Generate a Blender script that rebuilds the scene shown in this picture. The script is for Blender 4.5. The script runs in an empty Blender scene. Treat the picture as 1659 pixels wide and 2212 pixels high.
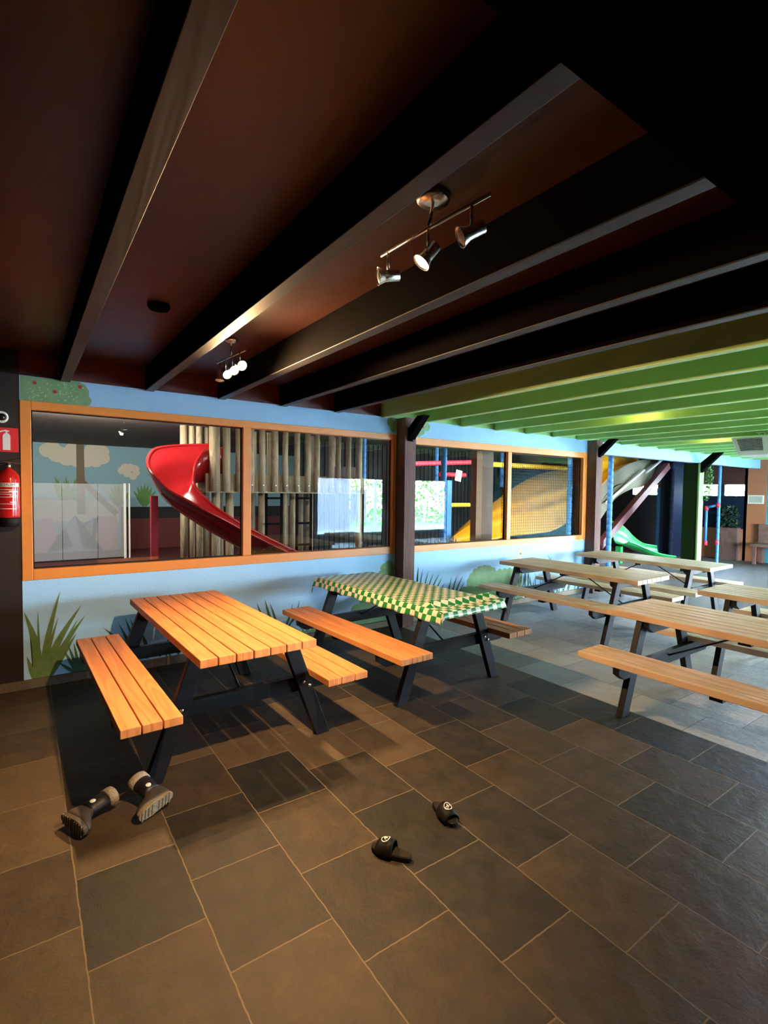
import bpy, bmesh, math, random
from mathutils import Vector, Matrix, noise
PI = math.pi
random.seed(7)
S = bpy.context.scene
COL = S.collection

# ------------------------------------------------------------ camera
cam_d = bpy.data.cameras.new('camera'); cam = bpy.data.objects.new('camera', cam_d); COL.objects.link(cam)
cam_d.sensor_fit = 'HORIZONTAL'; cam_d.sensor_width = 36.0; cam_d.lens = 1104.25 / 1659 * 36
cam_d.clip_start = 0.05; cam_d.clip_end = 200
yaw, pit, rol = [math.radians(v) for v in (35.1481, -2.2912, .6995)]
fw = Vector((math.sin(yaw)*math.cos(pit), math.cos(yaw)*math.cos(pit), math.sin(pit)))
rr = Vector((math.cos(yaw), -math.sin(yaw), 0)); uu = rr.cross(fw)
Rv = rr*math.cos(rol) + uu*math.sin(rol); Uv = -rr*math.sin(rol) + uu*math.cos(rol)
m = Matrix.Identity(4)
for i in range(3):
    m[i][0] = Rv[i]; m[i][1] = Uv[i]; m[i][2] = -fw[i]
m.translation = Vector((0, 0, 1.55))
cam.matrix_world = m
S.camera = cam

# ------------------------------------------------------------ world, exposure
S.view_settings.view_transform = 'Standard'; S.view_settings.look = 'None'
S.view_settings.gamma = 1.0; S.view_settings.use_curve_mapping = False
S.view_settings.exposure = 1.1
SKY = 85.0
W = bpy.data.worlds.new('sky'); S.world = W; W.use_nodes = True
nt = W.node_tree; nt.nodes.clear()
tc = nt.nodes.new('ShaderNodeTexCoord'); sp = nt.nodes.new('ShaderNodeSeparateXYZ')
rp = nt.nodes.new('ShaderNodeValToRGB'); bg = nt.nodes.new('ShaderNodeBackground'); wo = nt.nodes.new('ShaderNodeOutputWorld')
rp.color_ramp.elements[0].position = 0.0; rp.color_ramp.elements[0].color = (.80, .90, 1, 1)
rp.color_ramp.elements[1].position = 0.6; rp.color_ramp.elements[1].color = (.42, .66, 1, 1)
nt.links.new(tc.outputs['Generated'], sp.inputs[0]); nt.links.new(sp.outputs['Z'], rp.inputs[0])
nt.links.new(rp.outputs[0], bg.inputs[0]); bg.inputs[1].default_value = SKY
nt.links.new(bg.outputs[0], wo.inputs[0])

def light(name, kind, loc, energy, color, target=None, **kw):
    d = bpy.data.lights.new(name, kind); d.energy = energy; d.color = color
    for k, v in kw.items(): setattr(d, k, v)
    o = bpy.data.objects.new(name, d); COL.objects.link(o); o.location = loc
    if target is not None:
        o.rotation_euler = (Vector(target)-Vector(loc)).to_track_quat('-Z', 'Y').to_euler()
    return o
def portal(name, loc, target, sx, sy):
    o = light(name, 'AREA', loc, 1, (1, 1, 1), target, shape='RECTANGLE', size=sx, size_y=sy)
    o.data.cycles.is_portal = True
portal('portal_back', (9.57, -3.70, 1.10), (9.57, 0, 1.10), 4.95, 1.72)
portal('portal_right', (14.04, 1.1, 1.2), (0, 1.1, 1.2), 2.0, 1.8)
WARM = (1, .60, .28)
# lit reflector bulb of the three-spot lamp, lit bulbs of the four-spot lamp
light('spot_bulb_light', 'SPOT', (1.155, 1.40, 2.335), 420, WARM, (.05, 2.9, 0), spot_size=math.radians(118), spot_blend=1.0, shadow_soft_size=.022)
for i, (x, y) in enumerate(((1.185, 3.615), (1.20, 3.47), (1.19, 3.32))):
    light('spot_bulb_light', 'SPOT', (x, y-.03, 2.325), 62, WARM, (x+.25, y-1.2, 1.2), spot_size=math.radians(165), spot_blend=.8, shadow_soft_size=.022)
light('playroom_fill_light', 'AREA', (.7, 8.0, 2.53), 150, (1, .92, .8), (1.6, 12.5, .8), shape='RECTANGLE', size=1.6, size_y=.3)  # this and the next two: unseen fill lights added to brighten the playroom
light('playroom_fill_light', 'AREA', (2.4, 6.2, 2.53), 24, (1, .9, .75), (2.4, 8.5, 0), shape='RECTANGLE', size=2.2, size_y=.5)
light('playroom_fill_light', 'AREA', (7.6, 6.6, 2.53), 90, (1, .95, .85), (8.4, 8.6, 0), shape='RECTANGLE', size=3.0, size_y=.4)
light('green_ceiling_uplight', 'POINT', (8.58, 3.57, 2.48), 3, (1, .72, .25), shadow_soft_size=.03)
light('green_ceiling_uplight', 'POINT', (5.50, 3.1, 2.48), 3, (1, .72, .25), shadow_soft_size=.05)

# ------------------------------------------------------------ materials
MATS = {}
def mat(name, col=(.5, .5, .5), rough=.6, metal=0, emit=None, es=0, bump=0, bscale=30, var=0, vscale=4, spec=.5):
    if name in MATS: return MATS[name]
    m = bpy.data.materials.new(name); m.use_nodes = True; n = m.node_tree.nodes; l = m.node_tree.links
    b = n['Principled BSDF']; b.inputs['Base Color'].default_value = (*col, 1)
    b.inputs['Roughness'].default_value = rough; b.inputs['Metallic'].default_value = metal
    b.inputs['Specular IOR Level'].default_value = spec
    if emit: b.inputs['Emission Color'].default_value = (*emit, 1); b.inputs['Emission Strength'].default_value = es
    if var or bump:
        t = n.new('ShaderNodeTexCoord')
    if var:
        nz = n.new('ShaderNodeTexNoise'); nz.inputs['Scale'].default_value = vscale; nz.inputs['Detail'].default_value = 6
        l.new(t.outputs['Object'], nz.inputs['Vector'])
        mx = n.new('ShaderNodeMix'); mx.data_type = 'RGBA'
        mx.inputs['A'].default_value = (*[c*(1-var) for c in col], 1); mx.inputs['B'].default_value = (*[min(1, c*(1+var)) for c in col], 1)
        l.new(nz.outputs['Fac'], mx.inputs['Factor']); l.new(mx.outputs['Result'], b.inputs['Base Color'])
    if bump:
        nb = n.new('ShaderNodeTexNoise'); nb.inputs['Scale'].default_value = bscale; nb.inputs['Detail'].default_value = 5
        l.new(t.outputs['Object'], nb.inputs['Vector'])
        bp = n.new('ShaderNodeBump'); bp.inputs['Strength'].default_value = bump; bp.inputs['Distance'].default_value = .02
        l.new(nb.outputs['Fac'], bp.inputs['Height']); l.new(bp.outputs[0], b.inputs['Normal'])
    MATS[name] = m; return m

def wood(name, dark, lightc, axis=1, rough=.5, pitch=.096, freq=9, bump=.15):
    """straight-grained timber; the grain runs along the local axis given"""
    m = bpy.data.materials.new(name); m.use_nodes = True; n = m.node_tree.nodes; l = m.node_tree.links
    b = n['Principled BSDF']; b.inputs['Roughness'].default_value = rough; b.inputs['Specular IOR Level'].default_value = .3 if name != 'black_wood' else .2
    t = n.new('ShaderNodeTexCoord'); s = n.new('ShaderNodeSeparateXYZ'); l.new(t.outputs['Object'], s.inputs[0])
    cross = 'X' if axis == 1 else 'Y'
    d = n.new('ShaderNodeMath'); d.operation = 'DIVIDE'; d.inputs[1].default_value = pitch; l.new(s.outputs[cross], d.inputs[0])
    fl = n.new('ShaderNodeMath'); fl.operation = 'FLOOR'; l.new(d.outputs[0], fl.inputs[0])
    wn = n.new('ShaderNodeTexWhiteNoise'); wn.noise_dimensions = '1D'; l.new(fl.outputs[0], wn.inputs['W'])
    ad = n.new('ShaderNodeMath'); ad.operation = 'MULTIPLY_ADD'; ad.inputs[1].default_value = 17; l.new(wn.outputs['Value'], ad.inputs[0])
    l.new(s.outputs['Z'], ad.inputs[2])
    cb = n.new('ShaderNodeCombineXYZ'); l.new(s.outputs['X'], cb.inputs[0]); l.new(s.outputs['Y'], cb.inputs[1]); l.new(ad.outputs[0], cb.inputs[2])
    mp = n.new('ShaderNodeMapping'); l.new(cb.outputs[0], mp.inputs[0])
    sc = [freq, freq, 1.0]; sc[axis] = freq*.075; mp.inputs['Scale'].default_value = sc
    nz = n.new('ShaderNodeTexNoise'); nz.inputs['Scale'].default_value = 1; nz.inputs['Detail'].default_value = 1.5; nz.inputs['Distortion'].default_value = .6
    l.new(mp.outputs[0], nz.inputs['Vector'])
    mu = n.new('ShaderNodeMath'); mu.operation = 'MULTIPLY'; mu.inputs[1].default_value = 46; l.new(nz.outputs['Fac'], mu.inputs[0])
    si = n.new('ShaderNodeMath'); si.operation = 'SINE'; l.new(mu.outputs[0], si.inputs[0])
    f = n.new('ShaderNodeMath'); f.operation = 'MULTIPLY_ADD'; f.inputs[1].default_value = .2; f.inputs[2].default_value = .55; l.new(si.outputs[0], f.inputs[0])
    vr = n.new('ShaderNodeMath'); vr.operation = 'MULTIPLY_ADD'; vr.inputs[1].default_value = .3; l.new(wn.outputs['Value'], vr.inputs[0]); l.new(f.outputs[0], vr.inputs[2])
    cr = n.new('ShaderNodeValToRGB'); cr.color_ramp.elements[0].color = (*dark, 1); cr.color_ramp.elements[1].color = (*lightc, 1)
    cr.color_ramp.elements[0].position = .1; cr.color_ramp.elements[1].position = .95
    l.new(vr.outputs[0], cr.inputs[0]); l.new(cr.outputs[0], b.inputs['Base Color'])
    bp = n.new('ShaderNodeBump'); bp.inputs['Strength'].default_value = bump; bp.inputs['Distance'].default_value = .004
    l.new(si.outputs[0], bp.inputs['Height']); l.new(bp.outputs[0], b.inputs['Normal'])
    MATS[name] = m; return m

def slate(name, ramp, axis_x=True, off=(0, 0), bw=.47, rh=.375, mort=(.15, .115, .07), pale=None):
    m = bpy.data.materials.new(name); m.use_nodes = True; n = m.node_tree.nodes; l = m.node_tree.links
    b = n['Principled BSDF']; b.inputs['Specular IOR Level'].default_value = .32
    g = n.new('ShaderNodeNewGeometry'); s = n.new('ShaderNodeSeparateXYZ'); l.new(g.outputs['Position'], s.inputs[0])
    ax = n.new('ShaderNodeMath'); ax.operation = 'ADD'; ax.inputs[1].default_value = off[1]; l.new(s.outputs['Y'], ax.inputs[0])
    ay = n.new('ShaderNodeMath'); ay.operation = 'ADD'; ay.inputs[1].default_value = off[0]; l.new(s.outputs['X'], ay.inputs[0])
    c = n.new('ShaderNodeCombineXYZ'); l.new(ax.outputs[0], c.inputs[0]); l.new(ay.outputs[0], c.inputs[1])
    # slightly wobbly joints
    nw = n.new('ShaderNodeTexNoise'); nw.inputs['Scale'].default_value = 22; l.new(c.outputs[0], nw.inputs['Vector'])
    vm = n.new('ShaderNodeVectorMath'); vm.operation = 'MULTIPLY_ADD'; vm.inputs[1].default_value = (.008,)*3
    l.new(nw.outputs['Color'], vm.inputs[0]); l.new(c.outputs[0], vm.inputs[2])
    br = n.new('ShaderNodeTexBrick'); br.offset = .45; br.offset_frequency = 2; br.squash = 1
    for k, v in (('Scale', 1), ('Brick Width', bw), ('Row Height', rh), ('Mortar Size', .0028), ('Mortar Smooth', .15), ('Bias', 0)): br.inputs[k].default_value = v
    br.inputs['Color1'].default_value = (0, 0, 0, 1); br.inputs['Color2'].default_value = (1, 1, 1, 1); br.inputs['Mortar'].default_value = (.5,)*3+(1,)
    l.new(vm.outputs[0], br.inputs['Vector'])
    n1 = n.new('ShaderNodeTexNoise'); n1.inputs['Scale'].default_value = 7; n1.inputs['Detail'].default_value = 10; n1.inputs['Roughness'].default_value = .74; l.new(c.outputs[0], n1.inputs['Vector'])
    ma = n.new('ShaderNodeMath'); ma.operation = 'MULTIPLY_ADD'; ma.inputs[1].default_value = .8; l.new(br.outputs['Color'], ma.inputs[0])
    mb = n.new('ShaderNodeMath'); mb.operation = 'MULTIPLY_ADD'; mb.inputs[1].default_value = 1.1; mb.inputs[2].default_value = -.45; l.new(n1.outputs['Fac'], mb.inputs[0])
    l.new(mb.outputs[0], ma.inputs[2])
    cr = n.new('ShaderNodeValToRGB'); e = cr.color_ramp.elements
    e[0].position = ramp[0][0]; e[0].color = (*ramp[0][1], 1); e[1].position = ramp[-1][0]; e[1].color = (*ramp[-1][1], 1)
    for p, col in ramp[1:-1]:
        q = e.new(p); q.color = (*col, 1)
    l.new(ma.outputs[0], cr.inputs[0])
    base = cr.outputs[0]
    if pale:  # daylight on the floor, painted in as a paler tile colour
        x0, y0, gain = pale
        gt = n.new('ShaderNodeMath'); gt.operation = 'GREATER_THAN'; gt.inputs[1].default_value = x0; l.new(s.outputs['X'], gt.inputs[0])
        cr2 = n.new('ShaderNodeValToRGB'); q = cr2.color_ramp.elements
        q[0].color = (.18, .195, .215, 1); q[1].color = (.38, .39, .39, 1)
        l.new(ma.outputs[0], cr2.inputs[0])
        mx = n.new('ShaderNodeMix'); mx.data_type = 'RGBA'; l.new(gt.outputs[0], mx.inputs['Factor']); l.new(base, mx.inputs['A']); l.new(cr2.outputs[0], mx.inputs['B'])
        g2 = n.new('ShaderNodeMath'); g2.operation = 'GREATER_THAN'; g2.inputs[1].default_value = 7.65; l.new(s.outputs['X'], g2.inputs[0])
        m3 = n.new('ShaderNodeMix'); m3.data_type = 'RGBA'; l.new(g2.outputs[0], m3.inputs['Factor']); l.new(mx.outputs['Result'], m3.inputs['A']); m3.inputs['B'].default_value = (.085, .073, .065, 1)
        # one row of darker slate along the painted daylight area, towards the near end
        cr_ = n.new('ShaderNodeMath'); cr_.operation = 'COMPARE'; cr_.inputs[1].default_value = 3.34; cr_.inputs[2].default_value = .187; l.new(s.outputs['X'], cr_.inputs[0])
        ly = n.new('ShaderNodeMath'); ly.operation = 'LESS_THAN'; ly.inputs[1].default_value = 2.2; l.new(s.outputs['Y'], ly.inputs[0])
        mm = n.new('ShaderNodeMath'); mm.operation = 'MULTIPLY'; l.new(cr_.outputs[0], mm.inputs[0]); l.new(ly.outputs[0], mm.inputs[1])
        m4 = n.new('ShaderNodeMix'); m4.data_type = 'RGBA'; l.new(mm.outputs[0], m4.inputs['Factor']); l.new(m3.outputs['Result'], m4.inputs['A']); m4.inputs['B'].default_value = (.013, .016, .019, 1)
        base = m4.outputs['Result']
    mj = n.new('ShaderNodeMix'); mj.data_type = 'RGBA'; l.new(br.outputs['Fac'], mj.inputs['Factor']); l.new(base, mj.inputs['A']); mj.inputs['B'].default_value = (*mort, 1)
    l.new(mj.outputs['Result'], b.inputs['Base Color'])
    rg = n.new('ShaderNodeMath'); rg.operation = 'MULTIPLY_ADD'; rg.inputs[1].default_value = .3; rg.inputs[2].default_value = .38; l.new(n1.outputs['Fac'], rg.inputs[0]); l.new(rg.outputs[0], b.inputs['Roughness'])
    n2 = n.new('ShaderNodeTexNoise'); n2.inputs['Scale'].default_value = 11; n2.inputs['Detail'].default_value = 12; n2.inputs['Roughness'].default_value = .7; n2.inputs['Distortion'].default_value = .35; l.new(c.outputs[0], n2.inputs['Vector'])
    sb = n.new('ShaderNodeMath'); sb.operation = 'MULTIPLY_ADD'; sb.inputs[1].default_value = -.5; l.new(br.outputs['Fac'], sb.inputs[0]); l.new(n2.outputs['Fac'], sb.inputs[2])
    bp = n.new('ShaderNodeBump'); bp.inputs['Strength'].default_value = .42; bp.inputs['Distance'].default_value = .012
    l.new(sb.outputs[0], bp.inputs['Height']); l.new(bp.outputs[0], b.inputs['Normal'])
    MATS[name] = m; return m

def glass(name, gain=1.6, tint=(.93, .96, .95)):
    m = bpy.data.materials.new(name); m.use_nodes = True; n = m.node_tree.nodes; l = m.node_tree.links; n.clear()
    o = n.new('ShaderNodeOutputMaterial'); t = n.new('ShaderNodeBsdfTransparent'); g = n.new('ShaderNodeBsdfGlossy'); mx = n.new('ShaderNodeMixShader')
    t.inputs[0].default_value = (*tint, 1); g.inputs['Roughness'].default_value = 0.0; g.inputs[0].default_value = (.9, .95, .95, 1)
    lw = n.new('ShaderNodeFresnel'); lw.inputs[0].default_value = 1.5
    mu = n.new('ShaderNodeMath'); mu.operation = 'MULTIPLY'; mu.inputs[1].default_value = gain; mu.use_clamp = True
    ge = n.new('ShaderNodeNewGeometry'); iv = n.new('ShaderNodeMath'); iv.operation = 'SUBTRACT'; iv.inputs[0].default_value = 1; l.new(ge.outputs['Backfacing'], iv.inputs[1])
    m2 = n.new('ShaderNodeMath'); m2.operation = 'MULTIPLY'; l.new(mu.outputs[0], m2.inputs[0]); l.new(iv.outputs[0], m2.inputs[1])
    l.new(lw.outputs[0], mu.inputs[0]); l.new(m2.outputs[0], mx.inputs[0]); l.new(t.outputs[0], mx.inputs[1]); l.new(g.outputs[0], mx.inputs[2]); l.new(mx.outputs[0], o.inputs[0])
    MATS[name] = m; return m
def milky(name, col, fac):
    m = bpy.data.materials.new(name); m.use_nodes = True; n = m.node_tree.nodes; l = m.node_tree.links
    b = n['Principled BSDF']; b.inputs['Base Color'].default_value = (*col, 1); b.inputs['Alpha'].default_value = fac; b.inputs['Roughness'].default_value = .25
    MATS[name] = m; return m
def checker(name, a, b_):
    m = bpy.data.materials.new(name); m.use_nodes = True; n = m.node_tree.nodes; l = m.node_tree.links
    b = n['Principled BSDF']; b.inputs['Roughness'].default_value = .32
    uv = n.new('ShaderNodeUVMap'); uv.uv_map = 'UVMap'
    mp = n.new('ShaderNodeMapping'); mp.inputs['Location'].default_value = (.01, .01, .5); l.new(uv.outputs[0], mp.inputs[0])
    ck = n.new('ShaderNodeTexChecker'); ck.inputs['Scale'].default_value = 1; ck.inputs[1].default_value = (*a, 1); ck.inputs[2].default_value = (*b_, 1)
    l.new(mp.outputs[0], ck.inputs['Vector']); l.new(ck.outputs['Color'], b.inputs['Base Color'])
    MATS[name] = m; return m

wood('table_wood', (.36, .12, .036), (.62, .255, .09), 1)
wood('table_wood_grey', (.50, .33, .21), (.88, .65, .47), 1)
wood('black_wood', (.003, .0035, .005), (.011, .012, .016), 0, rough=.5, pitch=3)
wood('post_wood', (.08, .042, .036), (.17, .092, .078), 1, rough=.8, pitch=5, freq=25)
wood('log_wood', (.16, .12, .075), (.40, .31, .20), 1, rough=.7, pitch=.11)
wood('beam_bottom_lit', (.032, .031, .029), (.062, .060, .055), 1, rough=.55, pitch=.4, freq=7, bump=.03)
mat('black_paint', (.0028, .002, .0022), .9, spec=.02)
mat('ceiling_dark', (.062, .018, .010), .38, var=.25, vscale=2.5, bump=.12, bscale=8)
mat('board_red', (.12, .028, .018), .45, var=.2)
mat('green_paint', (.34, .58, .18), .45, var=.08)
mat('green_beam_bottom_lit', (.62, .90, .44), .5)
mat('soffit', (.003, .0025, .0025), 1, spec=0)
mat('wall_blue', (.34, .60, .92), .62, bump=.12, bscale=90, var=.06, vscale=3)
mat('wall_black', (.013, .007, .006), .5, var=.3)
mat('paint_green', (.10, .20, .07), .7, var=.35, vscale=25)
mat('paint_green_pale', (.17, .30, .15), .7, var=.3, vscale=14)
mat('paint_green_dark', (.035, .10, .055), .7, var=.3, vscale=20)
mat('paint_leaf', (.10, .17, .045), .7, var=.35, vscale=30)
mat('paint_light', (.36, .50, .26), .7)
mat('paint_red', (.42, .03, .02), .6)
mat('paint_yellow', (.75, .65, .15), .6)
mat('orange_frame', (.72, .23, .040), .42, var=.1, vscale=6)
glass('window_glass'); glass('clear_glass', 1.0)
mat('white_paint', (.8, .8, .78), .5)
mat('chrome', (.85, .80, .72), .24, metal=1)
mat('dark_metal', (.05, .05, .05), .3, metal=1)
mat('bulb_lit', (1, .8, .4), .3, emit=(1, .70, .32), es=38)
mat('bulb_off', (.9, .84, .7), .3)
mat('panel_lit', (1, 1, 1), .4, emit=(1, .9, .75), es=3)
mat('red_gloss', (.50, .012, .010), .16)
mat('red_slide', (.33, .012, .015), .22)
mat('red_foam', (.55, .03, .06), .5)
mat('blue_foam', (.05, .22, .55), .5, var=.2, vscale=12)
mat('navy_foam', (.008, .013, .028), .9, var=.3, vscale=9, spec=.1)
mat('yellow_foam', (.85, .55, .03), .45)
mat('yellow_slide', (.80, .37, .012), .35)
mat('green_slide', (.02, .32, .075), .28)
mat('black_net', (.010, .012, .014), .8, var=.4, vscale=40)
mat('net_cord', (.012, .012, .009), 1, spec=0)
mat('cream_net', (.50, .47, .33), .6, var=.1)
mat('tube_white', (.85, .85, .8), .3)
mat('purple_rail', (.10, .022, .026), .4)
mat('salmon', (.36, .13, .06), .6, var=.1, vscale=2)
mat('column_light', (.55, .25, .14), .6); mat('column_brown', (.30, .16, .11), .6)
mat('maroon', (.06, .018, .015), .6)
mat('teal', (.06, .25, .32), .6)
mat('grey_carpet', (.12, .11, .10), .9, var=.35, vscale=60)
mat('mat_red', (.13, .02, .02), .7)
mat('rubber', (.005, .0045, .004), .6, spec=.2)
mat('boot_navy', (.008, .007, .014), .5)
mat('boot_grey', (.045, .036, .032), .55)
mat('boot_fur', (.34, .31, .26), .9, bump=.6, bscale=160, var=.25, vscale=60)
mat('boot_sole', (.22, .19, .13), .6, bump=.3, bscale=60)
mat('boot_sole_dark', (.05, .045, .03), .6)
mat('grey_picture', (.45, .45, .40), .5, var=.15, vscale=20)
mat('fern', (.05, .16, .03), .6, var=.4)
mat('foliage', (.16, .38, .05), .6, var=.4)
mat('shed_wood', (.52, .50, .56), .8, var=.25, vscale=3)
mat('pale_stone', (.6, .58, .52), .9, var=.15)
mat('vent_dark', (.03, .03, .025), .6)
mat('bed_foil', (.6, .6, .6), .3)
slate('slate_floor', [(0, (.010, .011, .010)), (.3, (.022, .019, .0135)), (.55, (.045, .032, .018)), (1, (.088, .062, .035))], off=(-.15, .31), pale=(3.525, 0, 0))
slate('slate_skirting', [(0, (.06, .045, .03)), (.5, (.12, .09, .06)), (1, (.19, .15, .10))], off=(.2, .2), bw=.4, rh=.6)
milky('milky_glass', (.55, .56, .60), .30)
checker('gingham', (.015, .20, .05), (.72, .70, .55))

# ------------------------------------------------------------ mesh helper
class MB:
    def __init__(s): s.bm = bmesh.new(); s.mats = []; s.cur = 0; s.smooth = set()
    def m(s, name):
        if name not in s.mats: s.mats.append(name)
        s.cur = s.mats.index(name); return s
    def face(s, pts, sm=False):
        vs = [s.bm.verts.new(p) for p in pts]
        try: f = s.bm.faces.new(vs)
        except ValueError: return None
        f.material_index = s.cur; f.smooth = sm; return f
    def box(s, x0, x1, y0, y1, z0, z1):
        v = [s.bm.verts.new((x, y, z)) for x in (x0, x1) for y in (y0, y1) for z in (z0, z1)]
        for q in ((0, 1, 3, 2), (4, 6, 7, 5), (0, 4, 5, 1), (2, 3, 7, 6), (0, 2, 6, 4), (1, 5, 7, 3)):
            f = s.bm.faces.new([v[i] for i in q]); f.material_index = s.cur
        return s
    def hexa(s, a, b):
        """a, b: two quads (4 points each, same order)"""
        va = [s.bm.verts.new(p) for p in a]; vb = [s.bm.verts.new(p) for p in b]; n = len(a)
        fs = [s.bm.faces.new(va[::-1]), s.bm.faces.new(vb)] + [s.bm.faces.new((va[i], va[(i+1) % n], vb[(i+1) % n], vb[i])) for i in range(n)]
        for f in fs: f.material_index = s.cur
        return s
    def bar(s, p, q, w, t, up=(0, 0, 1)):
        p = Vector(p); q = Vector(q); d = (q-p).normalized(); up = Vector(up)
        a = d.cross(up).normalized(); b = a.cross(d).normalized()
        o = [(-w/2, -t/2), (w/2, -t/2), (w/2, t/2), (-w/2, t/2)]
        return s.hexa([p+a*i+b*j for i, j in o], [q+a*i+b*j for i, j in o])
    def rings(s, rs, cap=True, closed=True, sm=True):
        vv = [[s.bm.verts.new(p) for p in r] for r in rs]; n = len(rs[0])
        for i in range(len(vv)-1):
            for j in range(n if closed else n-1):
                f = s.bm.faces.new((vv[i][j], vv[i][(j+1) % n], vv[i+1][(j+1) % n], vv[i+1][j])); f.material_index = s.cur; f.smooth = sm
        if cap and closed:
            for r in (vv[0][::-1], vv[-1]):
                f = s.bm.faces.new(r); f.material_index = s.cur
        return s
    def tube(s, pts, r, n=10, cap=True):
        pts = [Vector(p) for p in pts]; rs = []
        if not hasattr(r, '__len__'): r = [r]*len(pts)
        ref = None
        for i, p in enumerate(pts):
            d = (pts[min(i+1, len(pts)-1)]-pts[max(i-1, 0)]).normalized()
            if ref is None: ref = Vector((0, 0, 1)) if abs(d.z) < .9 else Vector((1, 0, 0))
            a = d.cross(ref).normalized(); b = d.cross(a).normalized()
            rs.append([p+(a*math.cos(2*PI*k/n)+b*math.sin(2*PI*k/n))*r[i] for k in range(n)])
        return s.rings(rs, cap)
    def lathe(s, prof, n=20, mtx=None, cap=True):
        mtx = mtx or Matrix.Identity(4)
        return s.rings([[mtx @ Vector((r*math.cos(2*PI*k/n), r*math.sin(2*PI*k/n), z)) for k in range(n)] for r, z in prof], cap)
    def build(s, name, parent=None, bevel=0, mods=None, solid=0):
        bmesh.ops.recalc_face_normals(s.bm, faces=s.bm.faces)
        me = bpy.data.meshes.new(name); s.bm.to_mesh(me); s.bm.free()
        for k in s.mats: me.materials.append(MATS[k])
        o = bpy.data.objects.new(name, me); COL.objects.link(o)
        if parent: o.parent = parent
        if solid:
            d = o.modifiers.new('solid', 'SOLIDIFY'); d.thickness = solid; d.offset = 0
        if bevel:
            d = o.modifiers.new('bevel', 'BEVEL'); d.width = bevel; d.segments = 2; d.limit_method = 'ANGLE'; d.angle_limit = math.radians(40)
        return o
def tag(o, label, cat, group=None, kind=None):
    o['label'] = label; o['category'] = cat
    if group: o['group'] = group
    if kind: o['kind'] = kind
    return o
def thing(name, label, cat, loc=(0, 0, 0), rz=0, group=None):
    o = bpy.data.objects.new(name, None); COL.objects.link(o); o.location = loc; o.rotation_euler = (0, 0, rz); o.empty_display_size = .1
    return tag(o, label, cat, group)
def struct(o, label=None):
    o['kind'] = 'structure'
    if label: o['label'] = label
    return o
def dup(root, loc, rz, label, group=None):
    r = root.copy(); COL.objects.link(r); r.location = loc; r.rotation_euler = (0, 0, rz); r['label'] = label
    if group: r['group'] = group
    for ch in list(root.children):
        c = ch.copy(); COL.objects.link(c); c.parent = r
        for g in ch.children:
            d = g.copy(); COL.objects.link(d); d.parent = c
    return r
def pl(pts, dens=12):
    """smooth polyline through points (Catmull-Rom)"""
    P = [Vector(p) for p in pts]; out = []
    for i in range(len(P)-1):
        p0, p1, p2, p3 = P[max(i-1, 0)], P[i], P[i+1], P[min(i+2, len(P)-1)]
        for k in range(dens):
            t = k/dens
            out.append(.5*((2*p1)+(p2-p0)*t+(2*p0-5*p1+4*p2-p3)*t*t+(3*p1-p0-3*p2+p3)*t**3))
    out.append(P[-1]); return out

# ============================================================ STRUCTURE
YW = 4.75                                    # face of the painted wall
b = MB().m('slate_floor'); b.box(-3.2, 14.6, -3.9, 4.87, -.1, 0); struct(b.build('floor'), 'dark slate tile floor with daylight painted pale beyond the first post')
b = MB().m('grey_carpet'); b.box(7.2, 14.6, 4.87, 7.3, -.1, 0).m('mat_red').box(-2, 7.2, 4.87, 14.6, -.1, 0); b.box(7.2, 14.6, 7.3, 14.6, -.1, 0)
struct(b.build('floor_playroom'), 'playroom floor of grey carpet and dark red mats')

# ceiling (dark part and green part), playroom ceiling
b = MB().m('ceiling_dark').box(-3.2, 3.26, -3.9, 4.87, 2.58, 2.68).m('green_paint').box(3.26, 14.6, -3.9, 4.87, 2.58, 2.68)
struct(b.build('ceiling'), 'dark red-brown ceiling turning bright green on the right')
mat('ceiling_play', (.075, .055, .045), .7)
b = MB().m('ceiling_play').box(-2, 14.6, 4.87, 14.6, 2.60, 2.7); struct(b.build('ceiling_playroom'))
for i in range(-5, 24):
    x = .275 + i*.611
    if x > 14.3: break
    dark = x < 3.3
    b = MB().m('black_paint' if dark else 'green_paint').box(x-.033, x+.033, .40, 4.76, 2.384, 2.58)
    b.m('beam_bottom_lit' if dark else 'green_beam_bottom_lit').box(x-.033, x+.033, .40, 4.76, 2.378, 2.3845)  # undersides given a lighter colour, standing in for daylight on them
    if abs(x-3.33) < .05: pass
    struct(b.build('ceiling_beam', bevel=.002))
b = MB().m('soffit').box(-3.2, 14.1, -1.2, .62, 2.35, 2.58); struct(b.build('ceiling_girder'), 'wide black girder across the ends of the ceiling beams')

# wall_front: painted wall with openings
def oval(cx, cz, r, n=20, sx=1): return [(cx+r*sx*math.cos(2*PI*k/n), cz+r*math.sin(2*PI*k/n)) for k in range(n)]
PL = [0]
def paint(b, pts, layer=1, y=YW, sgn=1):
    PL[0] += 1
    yy = y-sgn*(.0008*layer+.00002*(PL[0] % 30))
    vs = [b.bm.verts.new((p[0], yy, p[1])) for p in pts]
    try:
        f = b.bm.faces.new(vs); f.material_index = b.cur
        bmesh.ops.triangulate(b.bm, faces=[f])
    except ValueError: pass
def blade(b, x0, z0, x1, z1, w, bend=.0, layer=2, y=YW):
    n = 8; L = []; R_ = []
    for k in range(n+1):
        t = k/n; x = x0+(x1-x0)*t+bend*math.sin(PI*t); z = z0+(z1-z0)*t
        ww = w*1.25*(1-t)**.6*(.55+1.0*t*(1-t)*2)
        d = Vector((x1-x0+bend*PI*math.cos(PI*t), z1-z0)).normalized(); nx, nz = -d.y, d.x
        L.append((x+nx*ww/2, z+nz*ww/2)); R_.append((x-nx*ww/2, z-nz*ww/2))
    paint(b, L+R_[::-1], layer, y)
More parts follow.
